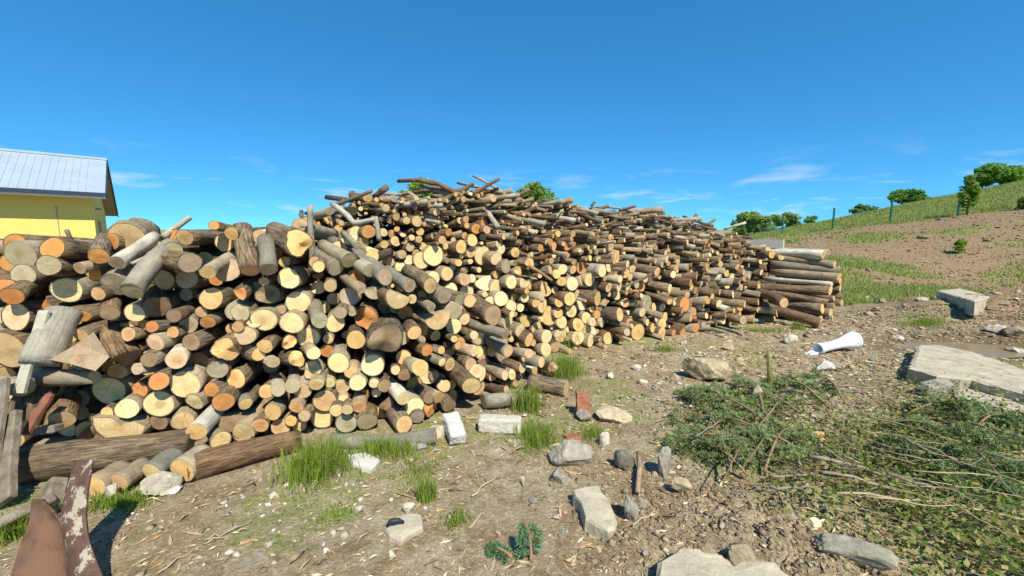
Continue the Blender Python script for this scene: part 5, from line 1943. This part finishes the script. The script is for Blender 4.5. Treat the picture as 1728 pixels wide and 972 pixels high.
hgt = u * np.minimum(W_ * 0.5, 0.004)[:, None]
v = np.stack([P - e, P - w + bow, P + e, P + w + bow, P + hgt * 2 + bow], 1).reshape(-1, 3)
o_ = np.arange(n)[:, None] * 5
f = np.concatenate([o_ + np.array([[0, 1, 4]]), o_ + np.array([[1, 2, 4]]), o_ + np.array([[2, 3, 4]]), o_ + np.array([[3, 0, 4]])])
pal = np.array([(0.50, 0.40, 0.24), (0.40, 0.29, 0.16), (0.22, 0.15, 0.09), (0.33, 0.26, 0.17), (0.60, 0.52, 0.36), (0.14, 0.10, 0.06), (0.42, 0.24, 0.11)])
tv = pal[RNG.choice(len(pal), n, p=[0.20, 0.24, 0.16, 0.20, 0.05, 0.10, 0.05])] * RNG.uniform(0.8, 1.2, (n, 1))
o = fast_mesh('wood_litter', v, f, M['litter'], np.concatenate([np.repeat(tv, 5, 0), np.ones((5 * n, 1))], 1))
tag(o, 'wood chips, straw and bark scraps strewn over the soil', 'litter', kind='stuff')


def lumps(P, size, pal, name, label, mat, flat=0.6, seed=0, probs=None, up=0.3):
    base_, bf = ico(1)
    bf = np.array(bf)
    n = len(P)
    rg = np.random.default_rng(seed)
    nb = len(base_)
    J = base_[None] * (1 + rg.normal(0, 0.42, (n, nb, 1)))
    sc3 = size[:, None, None] * np.stack([rg.uniform(0.7, 1.3, n), rg.uniform(0.7, 1.3, n), rg.uniform(0.6, 1.1, n) * flat], 1)[:, None, :]
    a = rg.uniform(0, 6.28, n)
    J = J * sc3
    c, s = np.cos(a)[:, None], np.sin(a)[:, None]
    J = np.stack([J[..., 0] * c - J[..., 1] * s, J[..., 0] * s + J[..., 1] * c, J[..., 2]], -1)
    v = (J + P[:, None, :] + np.array((0, 0, 1.0)) * (size * flat * up)[:, None, None]).reshape(-1, 3)
    f = (np.arange(n)[:, None, None] * nb + bf[None]).reshape(-1, 3)
    pal = np.array(pal)
    tv = pal[rg.choice(len(pal), n, p=probs)] * rg.uniform(0.8, 1.2, (n, 1))
    o_ = fast_mesh(name, v, f, M[mat], np.concatenate([np.repeat(tv, nb, 0), np.ones((nb * n, 1))], 1))
    tag(o_, label, name.replace('_', ' '), kind='stuff')
    return o_


P = inyard(22000, (-4, 12), (1.5, 14), lambda x, y: np.clip(0.4 + 1.8 * fbm(x * 0.9, y * 0.9, 81, 3), 0.05, 1))
lumps(P, np.exp(RNG.normal(math.log(0.0065), 0.55, len(P))) * (0.8 + 0.18 * P[:, 1]), [(0.42, 0.38, 0.30), (0.30, 0.25, 0.18), (0.60, 0.57, 0.50), (0.22, 0.17, 0.11), (0.38, 0.20, 0.12)], 'gravel', 'loose pebbles and rubble crumbs over the yard', 'stone', 0.65, 5, [0.28, 0.32, 0.12, 0.24, 0.04])


P = inyard(60000, (0.2, 9.5), (3.3, 11), lambda x, y: np.clip(0.30 + 1.6 * fbm(x * 0.8, y * 0.8, 85, 4), 0.02, 1) * 0.6)
lumps(P, np.minimum(np.exp(RNG.normal(math.log(0.008), 0.6, len(P))), 0.03) * (0.6 + 0.13 * P[:, 1]), [(0.36, 0.31, 0.22), (0.22, 0.17, 0.11), (0.50, 0.46, 0.37), (0.15, 0.11, 0.07), (0.34, 0.24, 0.14)], 'rubble', 'grey and brown rubble crumbs strewn before the long stack', 'stone', 0.45, 15, [0.28, 0.28, 0.12, 0.2, 0.12])


def dens_c(x, y):
    c = np.exp(-(((x - CLOD[0]) / 0.7) ** 2 + ((y - CLOD[1]) / 0.5) ** 2)) * 1.6
    h = np.exp(-(((x - HEAP[0]) / 2.0) ** 2 + ((y - HEAP[1] - 0.8) / 1.6) ** 2)) * 0.8
    return np.clip(c + h, 0, 1)


P = inyard(260000, (-0.5, 11), (1.5, 13), dens_c)
lumps(P, np.minimum(np.exp(RNG.normal(math.log(0.0045), 0.55, len(P))), 0.016) * (1 + P[:, 1] * 0.14), [(0.255, 0.195, 0.120), (0.295, 0.230, 0.148), (0.205, 0.152, 0.094)], 'soil_clods', 'dug up brown soil clods by the brushwood and the puddle', 'clod', 0.85, 6, None, -0.05)


n = 9000
aa_ = RNG.uniform(0.5, 1.6, n)
yy = RNG.uniform(11.5, 31, n)
P = np.stack([aa_ * yy, yy, gh(aa_ * yy, yy)], 1)
lumps(P, np.exp(RNG.normal(math.log(0.024), 0.55, n)), [(0.28, 0.20, 0.12), (0.20, 0.14, 0.085), (0.32, 0.25, 0.16)], 'bank_clods', 'lumps of earth and small stones over the bare bank', 'clod', 0.7, 8)
# ------------------------------------------------------------------ cut spruce branches
def quads_needles(A, T, ln, wd, rng):
    """needles rooted at A pointing along T"""
    n = len(A)
    s = np.cross(T, rng.normal(size=(n, 3)))
    s /= np.linalg.norm(s, axis=1)[:, None] + 1e-9
    E = A + T * (ln * rng.uniform(0.7, 1.2, n))[:, None]
    v = np.stack([A - s * wd / 2, A + s * wd / 2, E + s * wd * 0.2, E - s * wd * 0.2], 1).reshape(-1, 3)
    return v, np.arange(4 * n).reshape(-1, 4)


def spruce(base_, tip, arch, label, seed, ntw=15, twl=0.26, tint=(0.190, 0.255, 0.105), name='spruce_branch', cat='branch', group='cut spruce branches', flat=0.35, per=110):
    rg = np.random.default_rng(seed + 900)
    base_, tip = np.asarray(base_, float), np.asarray(tip, float)
    r_ = empty(name, tuple(base_))
    tag(r_, label, cat, group)
    L_ = np.linalg.norm(tip - base_)
    t = (tip - base_) / L_
    side = np.cross(t, (0, 0, 1.0))
    side /= np.linalg.norm(side)
    bow = rg.normal(0, 0.10) * L_

    def pt(s):
        return t * L_ * s + side * bow * math.sin(math.pi * s) + np.array((0, 0, arch * math.sin(math.pi * min(s * 1.1, 1.0))))
    mb = MB()
    tube(mb, [pt(s) for s in np.linspace(0, 1, 9)], list(np.linspace(0.011, 0.003, 9)), 6, (0.24, 0.17, 0.10, 0.4), 0.05, seed)
    NV, ND = [], []
    for k in range(ntw):
        s = 0.10 + 0.9 * (k + rg.uniform(0, 0.6)) / ntw
        for sg_ in (-1, 1):
            l_ = twl * (1.05 - 0.75 * s) * rg.uniform(0.7, 1.2)
            d0 = t * 0.75 + sg_ * side * rg.uniform(0.6, 1.0) + np.array((0, 0, rg.normal(0, flat) - 0.12))
            d0 /= np.linalg.norm(d0)
            a = pt(min(s, 1.0))
            droop = np.array((0, 0, -0.35 * l_))
            sub = [(a, d0, l_)]
            for q in (0.35, 0.6, 0.8):      # little side shoots
                for g_ in (-1, 1):
                    dd = d0 + g_ * np.cross(d0, (0, 0, 1.0)) * 0.8 + np.array((0, 0, rg.normal(0, 0.15)))
                    sub.append((a + d0 * l_ * q + droop * q * q, dd / np.linalg.norm(dd), l_ * 0.42 * (1.1 - q * 0.6)))
            for (aa0, dd, ll) in sub:
                tube(mb, [aa0, aa0 + dd * ll * 0.6 + droop * 0.2, aa0 + dd * ll + droop * 0.5], [0.003, 0.0022, 0.001], 3, (0.22, 0.15, 0.08, 0.3))
                m_ = max(8, int(per * ll / 0.2))
                u = rg.uniform(0.05, 1.02, m_)
                A = aa0 + dd[None] * (ll * u)[:, None] + droop[None] * (0.5 * u * u)[:, None]
                rad = rg.normal(size=(m_, 3))
                rad -= (rad @ dd)[:, None] * dd
                rad /= np.linalg.norm(rad, axis=1)[:, None] + 1e-9
                T = rad * 0.75 + dd * 0.65
                NV.append(A)
                ND.append(T / np.linalg.norm(T, axis=1)[:, None])
    st = mb.build('stem', M['bark'])
    st.parent = r_
    A, T = np.concatenate(NV), np.concatenate(ND)
    v, f = quads_needles(A, T, 0.026, 0.0055, rg)
    n = len(A)
    tv = np.asarray(tint) * rg.uniform(0.65, 1.45, (n, 1)) * rg.uniform(0.85, 1.2)
    yel = (rg.uniform(0, 1, n) < 0.10)[:, None]
    tv = np.where(yel, np.array((0.20, 0.19, 0.06)), tv)
    no = fast_mesh('needles', v, f, M['needle'], np.concatenate([np.repeat(tv, 4, 0), np.ones((4 * n, 1))], 1))
    no.parent = r_
    return r_


def gp3(x, y, h):
    g0 = ground(x, y)
    # the point h above the ground that shows at this pixel
    d = ray(x, y)
    q = onz(x, y, g0[2] + h)
    q[2] = gz(q[0], q[1]) + h
    return q


SPB = [((1330, 748), (1128, 700), .10, 'with its tip towards the lime heap'), ((1312, 728), (1176, 668), .14, 'with its tip below the large tan rock'), ((1318, 770), (1116, 744), .10, 'low along the edge of the soil'),
       ((1352, 700), (1218, 662), .12, 'draped over a pale chunk of wood'), ((1400, 690), (1306, 640), .16, 'leaning on the mossy upright stem'), ((1262, 800), (1200, 735), .08, 'nearest the long smooth grey stone'),
       ((1420, 672), (1338, 640), .12, 'beside thin bare sticks at the heap top'), ((1290, 796), (1345, 716), .10, 'crossing the middle of the heap'), ((1240, 700), (1150, 660), .12, 'lying on top near the large tan rock'),
       ((1360, 770), (1240, 745), .12, 'half covered by brown twigs'), ((1290, 700), (1250, 640), .14, 'pointing up beside the tan rock'),
       ((1470, 722), (1640, 748), .14, 'over the thick bare poles'), ((1490, 744), (1600, 806), .14, 'spreading down onto leafy debris'), ((1556, 716), (1700, 800), .16, 'broad fan over the debris beside the lower slab'),
       ((1600, 758), (1740, 868), .16, 'the largest fan hanging down to the debris'), ((1640, 736), (1760, 726), .12, 'next to the lower grey slab'), ((1580, 782), (1690, 858), .12, 'under the largest fan'),
       ((1660, 790), (1800, 836), .12, 'at the outer edge of the debris'), ((1530, 700), (1640, 690), .10, 'in front of the flat grey broken stone'), ((1700, 700), (1800, 760), .12, 'between the lower slab and the largest fan')]
for k, (a_, b_, ar, where) in enumerate(SPB):
    spruce(gp3(*a_, 0.05), gp3(*b_, 0.05), ar, 'green spruce branch ' + where, k, 9 if k < 11 else 10, 0.33)
# mossy upright stem
q0 = ground(1298, 668)
q1 = at(1296, 592, q0[1] + 0.02)
mb = tube(MB(), [q0 - (0, 0, 0.05), q0 * 0.6 + q1 * 0.4 + (0.015, 0, 0), q1], [0.030, 0.026, 0.016], 8, (0.20, 0.19, 0.07, 0.9), 0.2, 5)
o = mb.build('mossy_stem', M['bark'], origin=q0)
tag(o, 'short mossy stem standing up out of the spruce branches', 'stem')
s0 = ground(896, 948)
spruce(s0, s0 + np.array((-0.02, 0.05, 0.17)), 0.0, 'small blue-green spruce seedling alone on the trodden path', 70, 7, 0.10, (0.085, 0.19, 0.095), 'spruce_seedling', 'seedling', None, 0.3, 60)
s0 = ground(866, 942)
spruce(s0, s0 + np.array((-0.12, 0.02, 0.05)), 0.01, 'flat little spruce twig beside the seedling', 71, 6, 0.06, (0.085, 0.18, 0.09), 'spruce_twig', 'twig', None, 0.3, 60)


# ------------------------------------------------------------------ bare sticks and poles in the debris
def stick(pts, rpx, tint, label, h=0.06, group='bare sticks in the debris', name='stick', cat='stick'):
    P = [gp3(x, y, h) for x, y in pts]
    Q = [P[0]]
    rg = np.random.default_rng(SEEDN[0])
    SEEDN[0] += 1
    for i in range(len(P) - 1):
        for k in range(1, 6):
            t = k / 5
            Q.append(P[i] * (1 - t) + P[i + 1] * t + np.append(rg.normal(0, 0.006, 2), rg.normal(0, 0.008)))
    r = rpx * P[0][1] / 690
    mb = tube(MB(), Q, list(np.linspace(r, r * 0.55, len(Q))), 7, (*tint, 0.3), 0.08, SEEDN[0])
    # a few side twigs
    for _ in range(rg.integers(0, 3)):
        j = rg.integers(len(Q) // 3, len(Q) - 1)
        d_ = rg.normal(0, 1, 3) * (1, 1, 0.4)
        d_ /= np.linalg.norm(d_)
        tube(mb, [Q[j], Q[j] + d_ * 0.07, Q[j] + d_ * 0.15 + (0, 0, 0.02)], [r * 0.4, r * 0.3, r * 0.15], 5, (*tint, 0.3))
    o_ = mb.build(name, M['bark'], origin=P[0])
    tag(o_, label, cat, group)
    return o_


zc = lambda x, y: (1380 + x / 2.928, 640 + y / 2.928)
zb = lambda x, y: (1050 + x / 4.586, 760 + y / 4.586)
GW = (0.30, 0.25, 0.19)
BW = (0.23, 0.15, 0.09)
stick([zc(0, 340), zc(210, 415)], 3.2, GW, 'thick bare grey pole end next to the orange tan wood chip', 0.12)
stick([zc(-40, 400), zc(300, 470), zc(580, 540)], 3.6, GW, 'longest thick grey pole across the leafy debris', 0.13)
stick([zc(20, 490), zc(410, 550)], 3.0, GW, 'grey pole just below the longest thick pole', 0.10)
stick([zc(90, 575), zc(500, 620), zc(1060, 695)], 2.0, (0.42, 0.34, 0.22), 'very long thin tan stick over the leafy debris', 0.12)
stick([zc(660, 200), zc(860, 260), zc(1060, 325)], 2.0, GW, 'thin grey stick along the lower slab', 0.14)
stick([zc(820, 350), zc(1060, 425)], 2.0, (0.40, 0.36, 0.30), 'pale thin stick above the largest spruce fan', 0.2)
stick([zc(-200, -10), zc(0, 20), zc(280, 50)], 2.4, GW, 'bare grey stick behind the spruce heap', 0.10)
stick([zc(480, 180), zc(760, 220)], 1.6, BW, 'thin brown stick in front of the flat grey stone', 0.1)
stick([zc(420, 300), zc(700, 410), zc(1060, 530)], 1.4, (0.34, 0.28, 0.18), 'thin arching stick over the spruce fans', 0.22)
stick([zc(290, 600), zc(740, 670)], 1.8, BW, 'brown stick under the very long tan stick', 0.07)
stick([zc(560, 545), zc(550, 620)], 2.4, GW, 'short upright grey stub among the spruce fans', 0.08)
stick([zb(780, -60), zb(850, 210)], 2.8, BW, 'brown bent stick at the near edge of the spruce heap', 0.10)
stick([zb(840, 240), zb(1130, 290)], 2.8, BW, 'thick brown stick lying along the edge of the clods', 0.06)
stick([zb(1140, 210), zb(1605, 220)], 2.8, GW, 'straight grey pole lying level above the clods', 0.07)
stick([zb(1140, 300), zb(1520, 310)], 2.8, GW, 'second grey pole lying level just above the clods', 0.05)
for k in range(16):
    x0, y0 = random.uniform(1290, 1420), random.uniform(745, 800)
    stick([(x0, y0), (x0 + random.uniform(60, 140), y0 + random.uniform(8, 40))], random.uniform(0.8, 1.5), random.choice((GW, BW, (0.26, 0.18, 0.15))),
          'thin purplish brown twig in the bundle between spruce heap and poles', random.uniform(0.05, 0.16), 'twigs of the brushwood bundle', 'twig', 'twig')
for k in range(16):
    x0, y0 = random.uniform(1420, 1560), random.uniform(690, 860)
    wt = k % 3
    stick([(x0, y0), (x0 + random.uniform(90, 150), y0 + random.uniform(10, 45)), (x0 + random.uniform(190, 280), y0 + random.uniform(30, 95))], random.uniform(0.8, 1.4),
          ((0.42, 0.34, 0.20), GW, (0.36, 0.30, 0.13))[wt], 'long thin %s whip of brushwood %s' % (('straw coloured', 'grey', 'yellowish')[wt], 'beside the lower slab' if y0 < 750 else 'across the spruce fans' if y0 < 810 else 'over the torn leaves'), random.uniform(0.08, 0.2), 'long whips in the debris', 'whip', 'stick')
for k in range(10):
    x0, y0 = random.uniform(1180, 1330), random.uniform(660, 770)
    stick([(x0, y0), (x0 + random.uniform(-50, 60), y0 + random.uniform(20, 70))], random.uniform(0.8, 1.4), random.choice((GW, BW)),
          'thin bare twig sticking through the spruce heap', random.uniform(0.10, 0.24), 'twigs in the spruce heap', 'twig', 'twig')
stick([(265, 968), (345, 915), (424, 889)], 1.8, (0.40, 0.33, 0.23), 'long dry twig on the path near the rusty plates', 0.012, 'dry twigs on the path')
stick([(345, 912), (385, 897), (426, 879)], 1.8, (0.36, 0.29, 0.20), 'short dry twig beside the long dry twig', 0.014, 'dry twigs on the path')
stick([(796, 838), (835, 806)], 1.8, (0.46, 0.38, 0.26), 'pale splinter of wood on the path by the leaf litter', 0.012, 'dry twigs on the path')
stick([(792, 892), (822, 858)], 1.5, (0.46, 0.38, 0.26), 'straw coloured splinter near the flat tan stone', 0.012, 'dry twigs on the path')
stick([(1068, 890), (1108, 858)], 1.5, (0.50, 0.41, 0.27), 'pale splinter pointing at the clods', 0.02, 'dry twigs on the path')
stick([(1150, 700), (1110, 712)], 1.2, (0.40, 0.30, 0.20), 'thin stick on bare soil left of the spruce tips', 0.02, 'dry twigs on the path')
stick([(535, 952), (572, 935)], 1.0, (0.15, 0.11, 0.08), 'thin dark twig alone on the path', 0.01, 'dry twigs on the path')

# loose green and yellow leaves of the brushwood
def dens_b(x, y):
    px_, py_, _ = proj(np.stack([x, y, np.zeros_like(x)], -1))
    a_ = np.exp(-(((px_ - 1270) / 120) ** 2 + ((py_ - 740) / 60) ** 2) ** 1.5)
    b_ = np.exp(-(((px_ - 1630) / 210) ** 2 + ((py_ - 835 - (px_ - 1620) * 0.30) / 150) ** 2) ** 1.5)
    c_ = 0.9 * np.exp(-(((px_ - 1430) / 120) ** 2 + ((py_ - 790) / 75) ** 2) ** 1.5)
    return np.clip(np.maximum(np.maximum(a_ * 0.75, b_), c_) * (0.75 + 2.0 * fbm(x * 3, y * 3, 91, 3)), 0, 1)


P = inyard(140000, (0.6, 6.5), (1.4, 6.5), dens_b)
P[:, 2] += RNG.uniform(0, 1, len(P)) ** 1.6 * 0.17
v, f, t = leaf_cloud(P, 0.0165, (0.17, 0.235, 0.06), rng=RNG, tvar=0.6)
n = len(P)
dry = np.repeat(RNG.uniform(0, 1, n) < 0.36, 4)
t[dry, :3] = np.array((0.36, 0.30, 0.13)) * np.repeat(RNG.uniform(0.6, 1.3, n), 4)[dry][:, None]
o = fast_mesh('leaf_debris', v, f, M['leaf'], t)
tag(o, 'heap of torn green leaves and shoots under the brushwood', 'leaves', kind='stuff')
# fine twig tangle below
P = inyard(3000, (0.6, 6.5), (1.5, 6.5), dens_b)
mb = MB()
for p in P[:900]:
    a = random.gauss(-0.35, 0.5)
    l_ = random.uniform(0.08, 0.35)
    d = np.array((math.cos(a), math.sin(a), random.gauss(0, 0.12))) * l_
    z0 = np.array((0, 0, random.uniform(0.01, 0.10)))
    g_ = random.uniform(0.7, 1.3)
    tube(mb, [p + z0, p + z0 + d * 0.5 + (0, 0, random.gauss(0, 0.01)), p + z0 + d], [0.0035, 0.003, 0.0015], 4, (0.28 * g_, 0.21 * g_, 0.14 * g_, 0.3))
o = mb.build('twig_tangle', M['bark'])
tag(o, 'tangle of fine brown twigs in the debris', 'twigs', kind='stuff')
